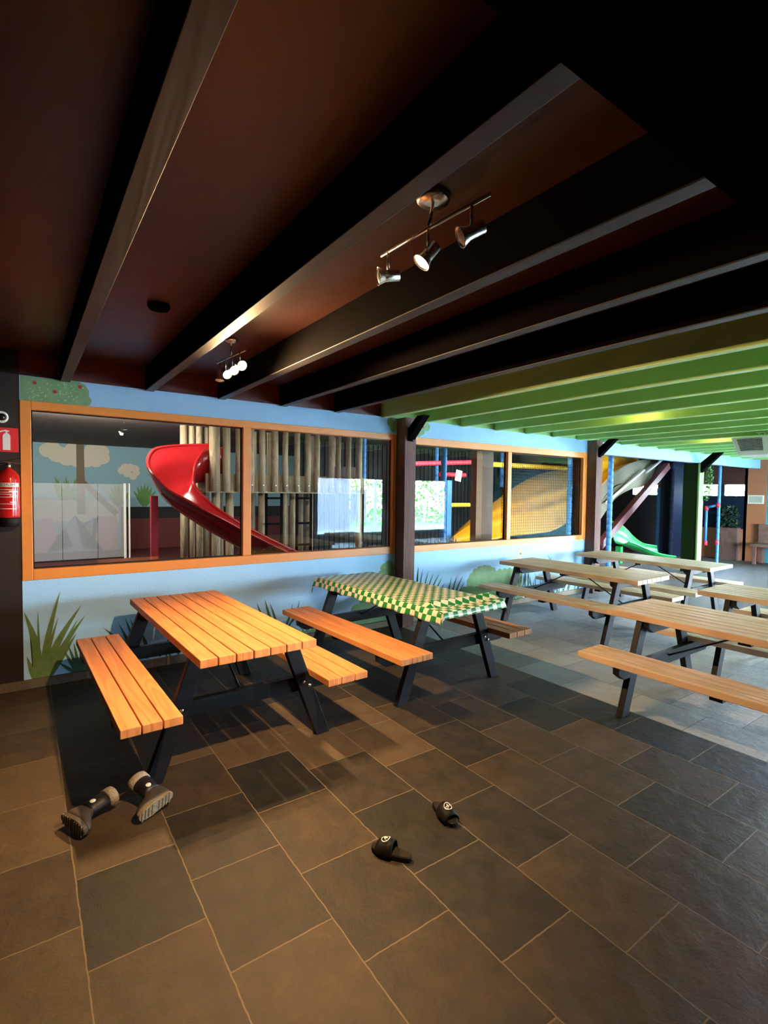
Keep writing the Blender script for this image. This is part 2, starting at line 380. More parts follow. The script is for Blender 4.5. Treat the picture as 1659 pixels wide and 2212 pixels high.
def tuft(b, x, z, blades, w, layer=2):
    for dx, dz, bend in blades: blade(b, x+random.uniform(-.03, .03), z, x+dx, z+dz, w, bend, layer)
def bush(b, pts, layer=1):
    for x, z, r in pts: paint(b, oval(x, z, r), layer)
b = MB().m('wall_blue')
b.box(-.02, 7.40, YW, YW+.12, 0, .835)                   # below the windows
b.box(-.02, 14.1, YW, YW+.12, 2.195, 2.392)               # band
b.box(3.5, 3.67, YW, YW+.12, .835, 2.195)
b.m('board_red').box(-.02, 3.3, YW+.02, YW+.12, 2.392, 2.60).m('green_paint').box(3.3, 14.1, YW+.02, YW+.12, 2.392, 2.60)
b.m('wall_black').box(-3.2, -.02, YW-.004, YW+.12, 0, 2.60)
# band paintings
b.m('paint_green_pale'); paint(b, [(-.015, 2.2), (.40, 2.2), (.44, 2.215), (.455, 2.25), (.435, 2.285), (.435, 2.33), (.41, 2.37), (.37, 2.39), (-.015, 2.39)], 1)
b.m('paint_light')
for k in range(70):
    x, z = random.uniform(.02, .4), random.uniform(2.225, 2.365); paint(b, oval(x, z, random.uniform(.003, .007), 6), 2)
b.m('paint_red')
for x, z in ((.075, 2.345), (.205, 2.292), (.375, 2.352)): paint(b, oval(x, z, .0135, 10), 3)
b.m('paint_green_pale')
for x, z, r in ((3.42, 2.34, .05), (3.46, 2.28, .05), (3.52, 2.33, .06), (3.78, 2.33, .06), (3.86, 2.29, .07), (3.95, 2.33, .055), (3.83, 2.24, .04)): paint(b, oval(x, z, r), 1)
b.m('paint_red'); paint(b, oval(3.9, 2.32, .014, 10), 3); paint(b, oval(3.47, 2.33, .012, 10), 3)
# big leaf clump at left
b.m('paint_leaf')
for x0, x1, z1, w, bd in ((.09, .225, .74, .045, -.015), (.10, .37, .61, .055, -.03), (.12, .395, .52, .05, -.02), (.11, .345, .50, .03, .0), (.09, .21, .535, .03, -.005), (.08, .075, .60, .022, 0), (.06, -.015, .60, .06, .035), (.05, .00, .25, .035, .0), (.13, .33, .38, .05, .0), (.07, .02, .42, .05, .02), (.09, .15, .45, .05, 0)):
    blade(b, x0, .05, x1, z1, w, bd, 2)
b.m('paint_green_dark')
for x0, x1, z1 in ((.33, .235, .27), (.34, .27, .30), (.35, .31, .31), (.36, .36, .33), (.37, .40, .30), (.39, .45, .28), (.40, .49, .24), (.32, .20, .17)):
    blade(b, x0, .06, x1, z1, .025, .0, 2)
for x0, x1, z1, w in ((.75, .52, .40, .04), (.74, .63, .42, .03), (.75, .68, .47, .025), (.78, .72, .45, .03), (.85, .80, .33, .03), (.95, 1.05, .3, .03), (1.1, 1.2, .24, .03), (1.2, 1.3, .26, .03)): blade(b, x0, .08, x1, z1, w, .02, 2)
for k in range(16):
    x = random.uniform(.4, 1.6); blade(b, x, .05, x+random.uniform(-.1, .1), random.uniform(.15, .3), .015, 0, 2)
for x0, x1, z1, w, bd in ((2.02, 1.78, .40, .03, -.02), (2.02, 1.84, .46, .03, -.02), (2.03, 1.92, .48, .035, .0), (2.05, 1.97, .44, .03, .02), (2.03, 1.80, .30, .025, -.02), (2.1, 2.22, .40, .025, .02), (2.12, 2.30, .43, .022, .03), (2.1, 2.3, .30, .02, 0)): blade(b, x0, .1, x1, z1, w, bd, 2)
b.m('paint_green')
for k in range(18): blade(b, 2.35+random.uniform(-.05, .1), .05, 2.35+random.uniform(-.35, .4), random.uniform(.14, .30), .014, 0, 2)
# bushes by first post
b.m('paint_green_pale')
bush(b, [(3.33, .60, .06), (3.36, .67, .06), (3.42, .70, .06), (3.47, .66, .05), (3.32, .52, .07), (3.40, .58, .10), (3.47, .54, .05)])
bush(b, [(3.00, .22, .09), (3.12, .28, .10), (3.25, .25, .11), (3.38, .22, .11), (3.05, .12, .10), (3.2, .12, .12), (3.35, .10, .12)])
paint(b, [(2.85, .02), (3.5, .02), (3.5, .25), (2.95, .24)], 1)
b.m('paint_light')
for k in range(14): paint(b, oval(random.uniform(3.3, 3.46), random.uniform(.5, .7), .008, 7), 2)
b.m('paint_green_dark')
for x0, x1, z1, bd in ((3.78, 3.73, .60, 0), (3.84, 3.86, .66, -.02), (3.88, 3.93, .63, -.02), (3.92, 4.02, .60, -.02), (3.96, 4.10, .56, -.02), (4.0, 4.2, .55, -.03), (4.05, 4.25, .50, -.02), (4.1, 4.29, .42, -.02), (4.15, 4.34, .36, 0), (4.34, 4.40, .49, -.01), (4.40, 4.5, .50, -.02), (4.45, 4.6, .48, -.03), (4.48, 4.63, .40, -.02)):
    blade(b, x0, .15, x1, z1, .03, bd, 2)
b.m('paint_green_pale')
ctr = (4.98, .34)
for k in range(11):
    a = PI*(k/10)*1.05-.1; paint(b, oval(ctr[0]+.27*math.cos(a), ctr[1]+.20*math.sin(a), .055), 1)
paint(b, oval(4.98, .34, .25, 24, 1.1), 1)
for x in (5.28, 5.38, 5.48, 5.58, 5.68): paint(b, oval(x, .46, .06), 1)
paint(b, [(5.22, .05), (5.75, .05), (5.74, .46), (5.22, .46)], 1)
b.m('paint_green'); bush(b, [(4.62, .26, .08), (4.72, .22, .12), (4.85, .18, .14), (4.6, .16, .1), (5.0, .2, .14)], 2); paint(b, [(4.5, .03), (5.3, .03), (5.3, .2), (4.52, .2)], 2)
b.m('paint_green_dark')
for k in range(60):
    x = random.uniform(5.6, 7.1); blade(b, x, .06, x+random.uniform(-.1, .12), random.uniform(.2, .50) if x < 6.1 else random.uniform(.15, .36), .02, random.uniform(-.02, .02), 2)
b.m('paint_yellow'); paint(b, oval(5.71, .735, .03, 12), 2); paint(b, oval(5.68, .665, .028, 12), 2)
b.m('paint_green_dark'); paint(b, oval(5.70, .70, .018, 10), 3); blade(b, 6.37, .56, 6.30, .66, .01, 0, 2); blade(b, 6.37, .56, 6.40, .63, .01, 0, 2)
struct(b.build('wall_front'), 'sky blue wall painted with grasses, bushes and a bee under orange windows')

b = MB().m('slate_skirting').box(-3.2, 7.4, YW-.025, YW+.001, 0, .068); struct(b.build('baseboard_front', bevel=.003))

# windows in the painted wall
def window(n, x0, x1, z0, z1, panes, label):
    w = bpy.data.objects.new('window_%d' % n, None); COL.objects.link(w); w.location = (x0, YW, z0); struct(w, label)
    f = MB().m('orange_frame'); f.box(0, panes[0][0]-x0, -.012, .075, 0, z1-z0)
    for i in range(len(panes)-1): f.box(panes[i][1]-x0, panes[i+1][0]-x0, -.006, .075, panes[0][2]-z0, panes[0][3]-z0)
    f.box(panes[-1][1]-x0, x1-x0, -.012, .075, 0, z1-z0)
    f.box(panes[0][0]-x0, panes[-1][1]-x0, -.012, .075, 0, panes[0][2]-z0); f.box(panes[0][0]-x0, panes[-1][1]-x0, -.012, .075, panes[0][3]-z0, z1-z0)
    f.build('window_frame', w, bevel=.004)
    for a, c, d, e in panes:
        MB().m('window_glass').box(a-x0-.005, c-x0+.005, .055, .061, d-z0-.005, e-z0+.005).build('pane', w)
        MB().m('rubber').box(a-x0, a-x0+.008, .04, .054, d-z0, e-z0).box(c-x0-.008, c-x0, .04, .054, d-z0, e-z0).box(a-x0, c-x0, .04, .054, d-z0, d-z0+.008).box(a-x0, c-x0, .04, .054, e-z0-.008, e-z0).build('seal', w)
window(1, -.02, 3.5, .835, 2.205, [(.05, 1.70, .92, 2.14), (1.78, 3.455, .905, 2.155)], 'long orange framed window nearest the extinguisher')
window(2, 3.67, 7.22, .835, 2.195, [(3.735, 5.40, .91, 2.11), (5.475, 7.12, .905, 2.10)], 'orange framed window between the two brown posts')

# posts and braces
def post(x, z1, label):
    t = thing('timber_post', label, 'post', (x, 4.665, 0))
    MB().m('post_wood').box(-.08, .08, -.08, .08, 0, 2.384).build('post', t, bevel=.004)
    MB().m('black_paint').hexa([(-.05, -.10, 2.06), (.05, -.10, 2.06), (.05, -.06, 1.98), (-.05, -.06, 1.98)][::1], [(-.05, -.44, 2.384), (.05, -.44, 2.384), (.05, -.56, 2.384), (-.05, -.56, 2.384)]) if False else None
    MB().m('black_paint').hexa([(-.045, -.08, 2.12), (.045, -.08, 2.12), (.045, -.08, 2.26), (-.045, -.08, 2.26)], [(-.045, -.36, 2.384), (.045, -.36, 2.384), (.045, -.24, 2.384), (-.045, -.24, 2.384)]).build('brace', t, bevel=.003)
    MB().m('white_paint').lathe([(.018, 0), (.022, .01), (.012, .02)], 12, Matrix.Translation((.03, -.08, 2.15)) @ Matrix.Rotation(PI/2, 4, 'X')).build('bolt_cap', t)
    return t
post(3.585, 2.38, 'brown timber post between the two orange windows')
post(7.305, 2.38, 'brown timber post at the right end of the second window')
b = MB().m('white_paint').box(7.385, 7.40, YW-.01, YW+.12, 0, 2.195); struct(b.build('trim_1'), 'pale strip edging the wall end beside the second post')
t3 = thing('painted_post', 'green painted post with creeper near the far opening', 'post', (11.02, 4.75, 0))
mat('green_post_shaded', (.008, .020, .005), .9, spec=.05); mat('green_post_lit', (.12, .23, .06), .6, var=.1)  # same green post: shaded side and lit front edge put into the colours
MB().m('green_post_shaded').box(-.05, .12, .0, .27, 0, 2.195).build('post', t3)
MB().m('green_post_lit').box(-.06, .14, -.04, 0, 0, 2.2).build('front_edge', t3, bevel=.01)
MB().m('black_paint').hexa([(-.05, -.05, 2.0), (.05, -.05, 2.0), (.05, -.05, 2.2), (-.05, -.05, 2.2)], [(-.05, -.42, 2.384), (.05, -.42, 2.384), (.05, -.26, 2.384), (-.05, -.26, 2.384)]).build('brace', t3)
b = MB().m('fern'); random.seed(3)
for k in range(420):
    z = random.uniform(1.45, 2.2); w = .13*(1-((z-1.9)/.5)**2) if abs(z-1.9) < .5 else .02
    c = Vector((11.08+random.uniform(.0, .12)+w, 4.66+random.uniform(-w, w)*.5, z)); s_ = random.uniform(.012, .03)
    a = Vector((random.uniform(-1, 1), random.uniform(-1, 1), random.uniform(-1, 1))).normalized(); d = a.cross(Vector((.3, .5, .8))).normalized()
    b.face([c-a*s_, c+d*s_*.5, c+a*s_, c-d*s_*.5])
tag(b.build('creeper'), 'leafy green creeper hanging on the green painted post', 'plant', kind='stuff')

# other walls of the room
b = MB().m('wall_black').box(-3.2, 7.0, -3.87, -3.75, 0, 2.58).box(12.1, 14.1, -3.87, -3.75, 0, 2.58).box(7.0, 12.1, -3.87, -3.75, 0, .22).box(7.0, 12.1, -3.87, -3.75, 1.97, 2.58)
struct(b.build('wall_back'))
b = MB().m('wall_black').box(3.18, 3.30, -3.75, .30, 0, 2.35); struct(b.build('shade_partition'), 'unseen dark partition added to shade the near floor')  # added out of view to keep daylight off the near floor
b = MB().m('wall_black').box(-3.2, -3.1, -3.75, 4.75, 0, 2.58); struct(b.build('wall_left'))
w3 = bpy.data.objects.new('window_3', None); COL.objects.link(w3); w3.location = (7.0, -3.75, .22); struct(w3, 'wide daylight window opposite the orange windows')
mat('sill_blue', (.10, .35, .42), .5)
MB().m('sill_blue').box(0, 5.1, -.06, .03, 0, .05).m('black_paint').box(0, .04, -.09, -.03, .05, 1.75).box(1.56, 1.66, -.09, -.03, .05, 1.75).box(3.3, 3.36, -.09, -.03, .05, 1.75).box(5.06, 5.1, -.09, -.03, .05, 1.75).box(0, 5.1, -.09, -.03, 1.71, 1.75).build('window_frame', w3)
for a, c in ((.04, 1.56), (1.66, 3.3), (3.36, 5.06)): MB().m('clear_glass').box(a, c, -.065, -.06, .05, 1.71).build('pane', w3)
# right wall with openings
b = MB().m('teal').box(14.1, 14.2, 3.6, 4.60, 0, 2.58).box(14.1, 14.2, -3.75, .1, 0, 2.58).box(14.1, 14.2, 2.1, 3.6, 0, 2.58).box(14.1, 14.2, .1, 2.1, 0, .3).box(14.1, 14.2, .1, 2.1, 2.1, 2.58)
b.m('salmon').box(14.1, 14.2, 4.60, 5.05, 0, 2.6)
b.m('maroon').box(14.1, 14.2, 5.05, 14.5, 1.82, 2.6).m('navy_foam').box(14.1, 14.2, 5.05, 6.0, .75, 1.55).m('salmon').box(14.1, 14.2, 5.05, 6.0, 0, .75)
b.m('black_net').box(14.1, 14.2, 6.0, 14.5, 0, 1.55).box(14.1, 14.2, 6.0, 7.1, 1.55, 1.82).box(14.1, 14.2, 7.8, 14.5, 1.55, 1.82).box(14.1, 14.2, 5.48, 5.56, 1.55, 1.82)
struct(b.build('wall_right'))
w4 = bpy.data.objects.new('window_4', None); COL.objects.link(w4); w4.location = (14.1, .1, .3); struct(w4)  # unseen window, added to let in daylight from the right
f = MB().m('white_paint')
for y in (0, 1.0, 1.94): f.box(.02, .08, y, y+.06, 0, 1.8)
f.build('window_frame', w4)
w5 = bpy.data.objects.new('window_5', None); COL.objects.link(w5); w5.location = (14.1, 5.05, 1.55); struct(w5, 'narrow bright strip window in the far wall')
MB().m('clear_glass').box(.04, .045, 0, .43, 0, .27).build('pane', w5); MB().m('clear_glass').box(.04, .045, .51, .95, 0, .27).build('pane', w5)
MB().m('navy_foam').box(.0, .1, -.06, 0, -1.55, 1.05).build('corner_post', w5)

# playroom shell with mural
YM = 14.4
b = MB(); mat('mural_sky', (.24, .42, .50), .6); mat('mural_cloud', (.66, .60, .48), .6); mat('mural_trunk', (.17, .11, .06), .6)
mat('mural_pink', (.62, .33, .36), .6); mat('mural_blue', (.25, .33, .42), .6); mat('mural_leaf', (.10, .24, .05), .6)
b.m('mural_sky').box(-2, 14.2, YM, YM+.1, 0, 2.6)
b.m('mural_cloud')
for x, z, r in ((.45, 2.42, .16), (.65, 2.35, .2), (.85, 2.3, .22), (1.05, 2.22, .17), (1.25, 2.25, .2), (1.45, 2.2, .14), (1.6, 2.3, .16), (.55, 2.5, .16), (1.0, 2.45, .2), (1.4, 2.45, .2), (1.6, 2.45, .15)): paint(b, oval(x, z, r), 1, YM)
for x, z, r in ((2.02, 2.0, .09), (2.1, 2.08, .1), (2.22, 2.08, .1), (2.33, 2.05, .1), (2.36, 1.95, .08), (2.28, 1.86, .09), (2.15, 1.93, .1)): paint(b, oval(x, z, r), 1, YM)
paint(b, [(.15, 1.25), (1.95, 1.25), (1.95, .7), (.15, .75)], 1, YM)
b.m('mural_pink'); paint(b, [(.15, .75), (.55, .85), (.6, .4), (.8, .12), (1.4, .15), (1.5, .85), (1.9, .85), (1.9, .0), (.15, .0)], 2, YM)
b.m('mural_blue'); paint(b, [(.62, .8), (.8, .55), (1.0, .9), (1.2, .6), (1.4, .85), (1.35, .35), (1.15, .1), (1.6, 0), (.4, 0), (.95, .12), (.7, .4)], 3, YM)
b.m('mural_trunk'); paint(b, [(1.04, 2.6), (1.2, 2.6), (1.22, .9), (1.04, .9)], 4, YM); paint(b, [(1.2, 1.75), (1.95, .95), (1.85, .85), (1.2, 1.55)], 4, YM)
b.m('mural_leaf')
for k in range(16): blade(b, .75+.02*k, 1.25, .55+.045*k, 1.7+.12*math.sin(k*1.3), .09, 0, 3, YM)
for cx in (1.95, 2.55):
    for a in range(-3, 4): blade(b, cx, 1.1, cx+.09*a, 1.68-.02*a*a, .12, 0, 3, YM)
b.m('mural_trunk'); blade(b, 3.3, .9, 3.1, 2.6, .12, 0, 3, YM)
b.m('mural_leaf')
for a in range(-4, 5): blade(b, 3.08, 2.2, 3.08+.12*a, 2.35-.03*a*a, .07, 0, 4, YM)
b.m('black_net'); paint(b, [(2.0, .78), (14, .78), (14, 1.08), (2.0, 1.08)], 4, YM)
b.m('mat_red'); paint(b, [(2.0, 0), (14, 0), (14, .78), (2.0, .78)], 4, YM)
struct(b.build('wall_playroom_back'), 'playroom wall with a mural of clouds, trunks and leaves')
b = MB().m('mural_sky').box(-2.1, -2, 4.87, 14.4, 0, 2.6); struct(b.build('wall_playroom_left'))

# black net partition in the playroom
b = MB().m('black_net')
for k in range(95):
    x = 4.6+k*.062; b.box(x, x+.05, 9.60+.02*(k % 2), 9.66+.02*(k % 2), 0, 2.6)
tag(b.build('net_curtain'), 'black pleated net curtain behind the climbing frame', 'net curtain')

# ============================================================ PICNIC TABLES
def picnic_table(label, group, wd='table_wood'):
    t = thing('picnic_table', label, 'picnic table', (0, 0, 0), 0, group)
    L = .885
    b = MB().m(wd)
    for k in range(7): x = -.333+k*.096; b.box(x, x+.090, -L, L, .645, .69)
    b.build('tabletop', t, bevel=.004)
    for s in (-1, 1):
        b = MB().m(wd)
        for k in range(3): x = s*.556-.141+k*.096; b.box(x, x+.090, -L, L, .386, .43)
        b.build('bench_seat', t, bevel=.004)
    for e in (-1, 1):
        y = e*(L-.24)
        for s in (-1, 1):
            g = MB().m('black_wood')
            a = [(s*.46, 0), (s*.555, 0), (s*.315, .645), (s*.22, .645)]
            g.hexa([(p[0], y-.022, p[1]) for p in a], [(p[0], y+.022, p[1]) for p in a])
            lg = g.build('leg', t, bevel=.003)
            for bx, bz in ((.405, .335), (.365, .365)):
                MB().m('chrome').lathe([(.004, -.031), (.010, -.028), (.012, -.023), (.006, -.021), (.006, .021), (.012, .023), (.010, .028), (.004, .031)], 12, Matrix.Translation((s*bx, y, bz)) @ Matrix.Rotation(PI/2, 4, 'X')).build('bolt', lg)
        yb = y-e*.045
        g = MB().m('black_wood'); g.hexa([(p[0], yb-.022, p[1]) for p in ((-.62, .295), (.62, .295), (.69, .34), (.69, .386), (-.69, .386), (-.69, .34))], [(p[0], yb+.022, p[1]) for p in ((-.62, .295), (.62, .295), (.69, .34), (.69, .386), (-.69, .386), (-.69, .34))])
        g.build('bench_bearer', t, bevel=.003)
        yb = y-e*.045
        q = ((-.24, .56), (.24, .56), (.31, .60), (.31, .645), (-.31, .645), (-.31, .60))
        g = MB().m('black_wood'); g.hexa([(p[0], yb-.022, p[1]) for p in q], [(p[0], yb+.022, p[1]) for p in q]); g.build('top_bearer', t, bevel=.003)
        g = MB().m('dark_metal').tube([(0, yb, .345), (0, e*.06, .635)], .007, 8); g.build('brace_rod', t)
    for x0, x1, z in ((-.29, .29, .62),): MB().m('black_wood').box(x0, x1, -.035, .035, z, .645).build('middle_batten', t)
    for s in (-1, 1): MB().m('black_wood').box(s*.556-.12, s*.556+.12, -.035, .035, .36, .386).build('seat_batten', t)
    return t
GR = 'picnic tables of the play hall'
T1 = picnic_table('orange-lit bare wooden picnic table nearest the left corner, boots in front', GR)
T1.location = (1.02, 3.495, 0); T1.rotation_euler = (0, 0, math.radians(1.6))
dup(T1, (2.70, 3.58, 0), math.radians(2.2), 'wooden picnic table carrying the green checked cloth', GR)
T3 = picnic_table('weathered picnic table beside the wall, right of the checked one', GR, 'table_wood_grey')
T3.location = (5.28, 3.56, 0); T3.rotation_euler = (0, 0, math.radians(1.5))
dup(T3, (6.93, 3.58, 0), math.radians(1.2), 'weathered picnic table beside the second brown post, nearest the green slide', GR)
dup(T3, (3.93, 1.275, 0), math.radians(.6), 'front picnic table cut by the right edge, its bench long in view', GR)
dup(T3, (5.34, 1.25, 0), math.radians(.6), 'picnic table at the right edge behind the front one, only its end showing', GR)

# table cloth on the second table
random.seed(11)
b = MB().m('gingham'); bm = b.bm; uvl = bm.loops.layers.uv.new('UVMap')
NX, NY = 56, 110; hx, hy, hang = .338, .888, .085
def cloth(u, v):
    x, y, z = u, v, .699
    dx = max(abs(u)-hx, 0); dy = max(abs(v)-hy, 0)
    z += .0035*noise.noise((u*9, v*7, 1.3)) + .0025
    if dx > 0: x = math.copysign(hx+.004+dx*.30+.012*math.sin(v*23)*dx/hang, u); z -= dx*.93
    if dy > 0: y = math.copysign(hy+.004+dy*.30, v); z -= dy*.93
    if v < -.5 and dy == 0 and dx == 0:
        r = math.exp(-((v+.70+.10*(u+.1))/.045)**2); z += .036*r*(1 if u > -.28 else max(0, (u+.338)/.06))
        if u > .12: z += .02*(u-.12)/.2*max(0, min(1, (-v-.62)/.2))
    return (x, y, z)
us = [-(hx+hang)+2*(hx+hang)*i/NX for i in range(NX+1)]; vs_ = [-(hy+.05)+2*(hy+.065)*j/NY for j in range(NY+1)]
G = [[bm.verts.new(cloth(u, v)) for v in vs_] for u in us]
for i in range(NX):
    for j in range(NY):
        f = bm.faces.new((G[i][j], G[i+1][j], G[i+1][j+1], G[i][j+1])); f.smooth = True
        um, vm_ = us[i]+.007, vs_[j]+.008
        fold = abs(vm_+.735+.10*(um+.1)) < .048 and abs(um) < hx and um > -.28
        for lp, (a, c) in zip(f.loops, ((i, j), (i+1, j), (i+1, j+1), (i, j+1))):
            U, V = us[a]/.047, vs_[c]/.047
            if fold: U, V = (U+V)*.62, (V-U)*.62
            lp[uvl].uv = (U+50, V+50)
o = b.build('tablecloth', solid=.0012); o.location = (2.70, 3.58, 0); o.rotation_euler = (0, 0, math.radians(2.2))
tag(o, 'green and cream checked oilcloth with a folded end on the second table', 'tablecloth')

# ============================================================ CEILING SPOT LAMPS
def head(parent, pos, dirv, lit, R=.033, Ln=.085):
    d = Vector(dirv).normalized(); q = d.to_track_quat('Z', 'Y').to_matrix().to_4x4(); M = Matrix.Translation(pos) @ q
    h = MB().m('chrome').lathe([(.012, -.045), (.021, -.043), (.022, .012), (.024, .016), (R, .038), (R+.001, .040), (R-.002, .038), (.02, .015)], 22, M, cap=False)
    h.m('chrome').lathe([(.0, -.045), (.021, -.043)], 22, M, cap=False)
    o = h.build('spot_head', parent)
    MB().m('bulb_lit' if lit else 'bulb_off').lathe([(.001, .043), (.012, .041), (.022, .038), (R-.004, .034), (.016, .012)], 20, M).build('bulb', o)
    return o
def lamp3():
    t = thing('ceiling_spotlight', 'chrome three-spot ceiling bar, only the middle spot shining', 'ceiling lamp', (1.16, 1.40, 2.58))
    MB().m('chrome').lathe([(.058, 0), (.060, -.012), (.052, -.022), (.02, -.026)], 28, Matrix.Translation((.02, .0, 0))).build('ceiling_rose', t)
    MB().m('chrome').tube([(.02, 0, -.02), (0, 0, -.115)], .006, 10).build('stem', t)
    MB().m('chrome').tube([(.02, -.27, -.115), (.0, 0, -.115), (-.01, .27, -.115)], .0065, 10).build('bar', t)
    for y, dv, lit, x in ((.225, (-.8, .35, -.12), False, -.01), (0.0, (-.55, .25, -.75), True, 0), (-.20, (-.75, .45, -.45), False, .01)):
        MB().m('chrome').tube([(x, y, -.115), (x, y, -.185)], .005, 8).build('arm', t)
        head(t, (x+.0, y, -.205), dv, lit)
lamp3()
def lamp4():
    t = thing('ceiling_spotlight', 'chrome four-spot ceiling bar near the wall, three spots shining', 'ceiling lamp', (1.17, 3.50, 2.58))
    MB().m('chrome').lathe([(.045, 0), (.047, -.012), (.03, -.022)], 24, Matrix.Translation((0, .0, 0))).build('ceiling_rose', t)
    MB().m('chrome').tube([(0, 0, -.02), (0, 0, -.12)], .006, 10).build('stem', t)
    MB().m('chrome').tube([(-.02, .25, -.12), (.02, -.22, -.12)], .006, 10).build('bar', t)
    for y, dv, lit in ((.24, (-.1, -.1, -.95), False), (.12, (.1, -.65, -.45), True), (-.02, (.1, -.7, -.42), True), (-.17, (.1, -.75, -.35), True)):
        MB().m('chrome').tube([(0, y, -.12), (0, y, -.185)], .005, 8).build('arm', t)
        head(t, (0, y, -.205), dv, lit)
lamp4()
b = MB().m('black_paint').lathe([(.058, 0), (.060, -.014), (.05, -.028), (.01, -.031)], 26, Matrix.Translation((.63, 3.11, 2.58)))
tag(b.build('smoke_detector'), 'dark round fitting flush on the brown ceiling', 'smoke detector')

# ============================================================ FIRE CORNER
ex = thing('fire_extinguisher', 'red fire extinguisher hanging on the black wall', 'fire extinguisher', (-.093, 4.655, 1.26))
MB().m('red_gloss').lathe([(.066, .06), (.068, .08), (.068, .345), (.064, .375), (.045, .405), (.022, .42), (.018, .43)], 36).build('cylinder', ex)
MB().m('rubber').lathe([(.060, 0), (.069, .005), (.070, .06), (.066, .068)], 36).build('base_cup', ex)
MB().m('chrome').lathe([(.017, .425), (.017, .455), (.012, .46), (.012, .475)], 16).build('valve', ex)
MB().m('chrome').bar((-.03, -.005, .475), (.075, -.01, .462), .016, .006).build('handle', ex)
MB().m('dark_metal').bar((-.02, -.005, .478), (.07, -.01, .505), .014, .004).build('lever', ex)
MB().m('rubber').tube(pl([(-.015, 0, .46), (-.07, -.02, .43), (-.095, -.02, .3), (-.09, -.02, .12)]), .008, 8).build('hose', ex)
g = MB(); mat('label_white', (.72, .68, .64), .4); mat('label_ink', (.10, .02, .02), .5)
def arc_strip(g, a0, a1, z0, z1, r):
    n = 14; rs = [[(r*math.sin(a0+(a1-a0)*k/n), -r*math.cos(a0+(a1-a0)*k/n), z) for k in range(n+1)] for z in (z0, z1)]
    g.rings(rs, cap=False, closed=False)
g.m('label_white'); arc_strip(g, -1.2, 1.1, .29, .32, .0687)
for z in (.268, .25, .235, .215, .165, .13): arc_strip(g, -1.1, .75, z, z+.0045, .0687)
arc_strip(g, .05, .9, .255, .262, .0688); arc_strip(g, .1, .8, .225, .229, .0688); arc_strip(g, .1, .75, .178, .183, .0688)
g.build('label', ex)
def text_mesh(txt, size, mname, name, parent, fn, ext=0):
    c = bpy.data.curves.new('txt', 'FONT'); c.body = txt; c.size = size; c.align_x = 'CENTER'; c.align_y = 'CENTER'; c.extrude = ext
    o = bpy.data.objects.new('txt', c); COL.objects.link(o); bpy.context.view_layer.update()
    me = bpy.data.meshes.new_from_object(o.evaluated_get(bpy.context.evaluated_depsgraph_get()))
    bpy.data.objects.remove(o); me.materials.clear(); me.materials.append(MATS[mname])
    for v in me.vertices: v.co = Vector(fn(v.co.x, v.co.y, v.co.z))
    q = bpy.data.objects.new(name, me); COL.objects.link(q); q.parent = parent; return q
text_mesh('SCHUIM', .028, 'label_ink', 'lettering', ex, lambda x, y, z: (.0692*math.sin(x/.069-.1), -.0692*math.cos(x/.069-.1), .305+y))
sg = thing('fire_sign', 'red square sign with white extinguisher pictogram on the black wall', 'sign', (-.125, 4.744, 1.90))
mat('sign_red', (.72, .02, .03), .4)
MB().m('sign_red').box(-.095, .095, -.003, 0, -.09, .09).build('plate', sg, bevel=.001)
g = MB().m('white_paint')
def spaint(g, pts):
    g.hexa([(p[0], -.0032, p[1]) for p in pts], [(p[0], -.0048, p[1]) for p in pts])
spaint(g, [(.0, -.075), (.046, -.075), (.046, .03), (.038, .045), (.028, .05), (.018, .05), (.008, .045), (0, .03)])
spaint(g, [(.018, .05), (.028, .05), (.028, .062), (.018, .062)]); spaint(g, [(.012, .062), (.04, .06), (.04, .068), (.018, .074), (-.01, .066), (-.03, .05), (-.04, .02), (-.033, .018), (-.022, .045), (-.006, .058)])
g.build('pictogram', sg)
al = thing('wall_sounder', 'round white sounder with dark centre above the red sign', 'alarm', (-.13, 4.744, 2.065))
Mx = Matrix.Rotation(PI/2, 4, 'X')
MB().m('white_paint').lathe([(.042, 0), (.043, .02), (.036, .028), (.026, .024), (.026, .002)], 28, Mx, cap=False).build('ring', al)
MB().m('dark_metal').lathe([(.026, .012), (.024, .02), (.01, .022), (.001, .022)], 24, Mx).build('centre', al)

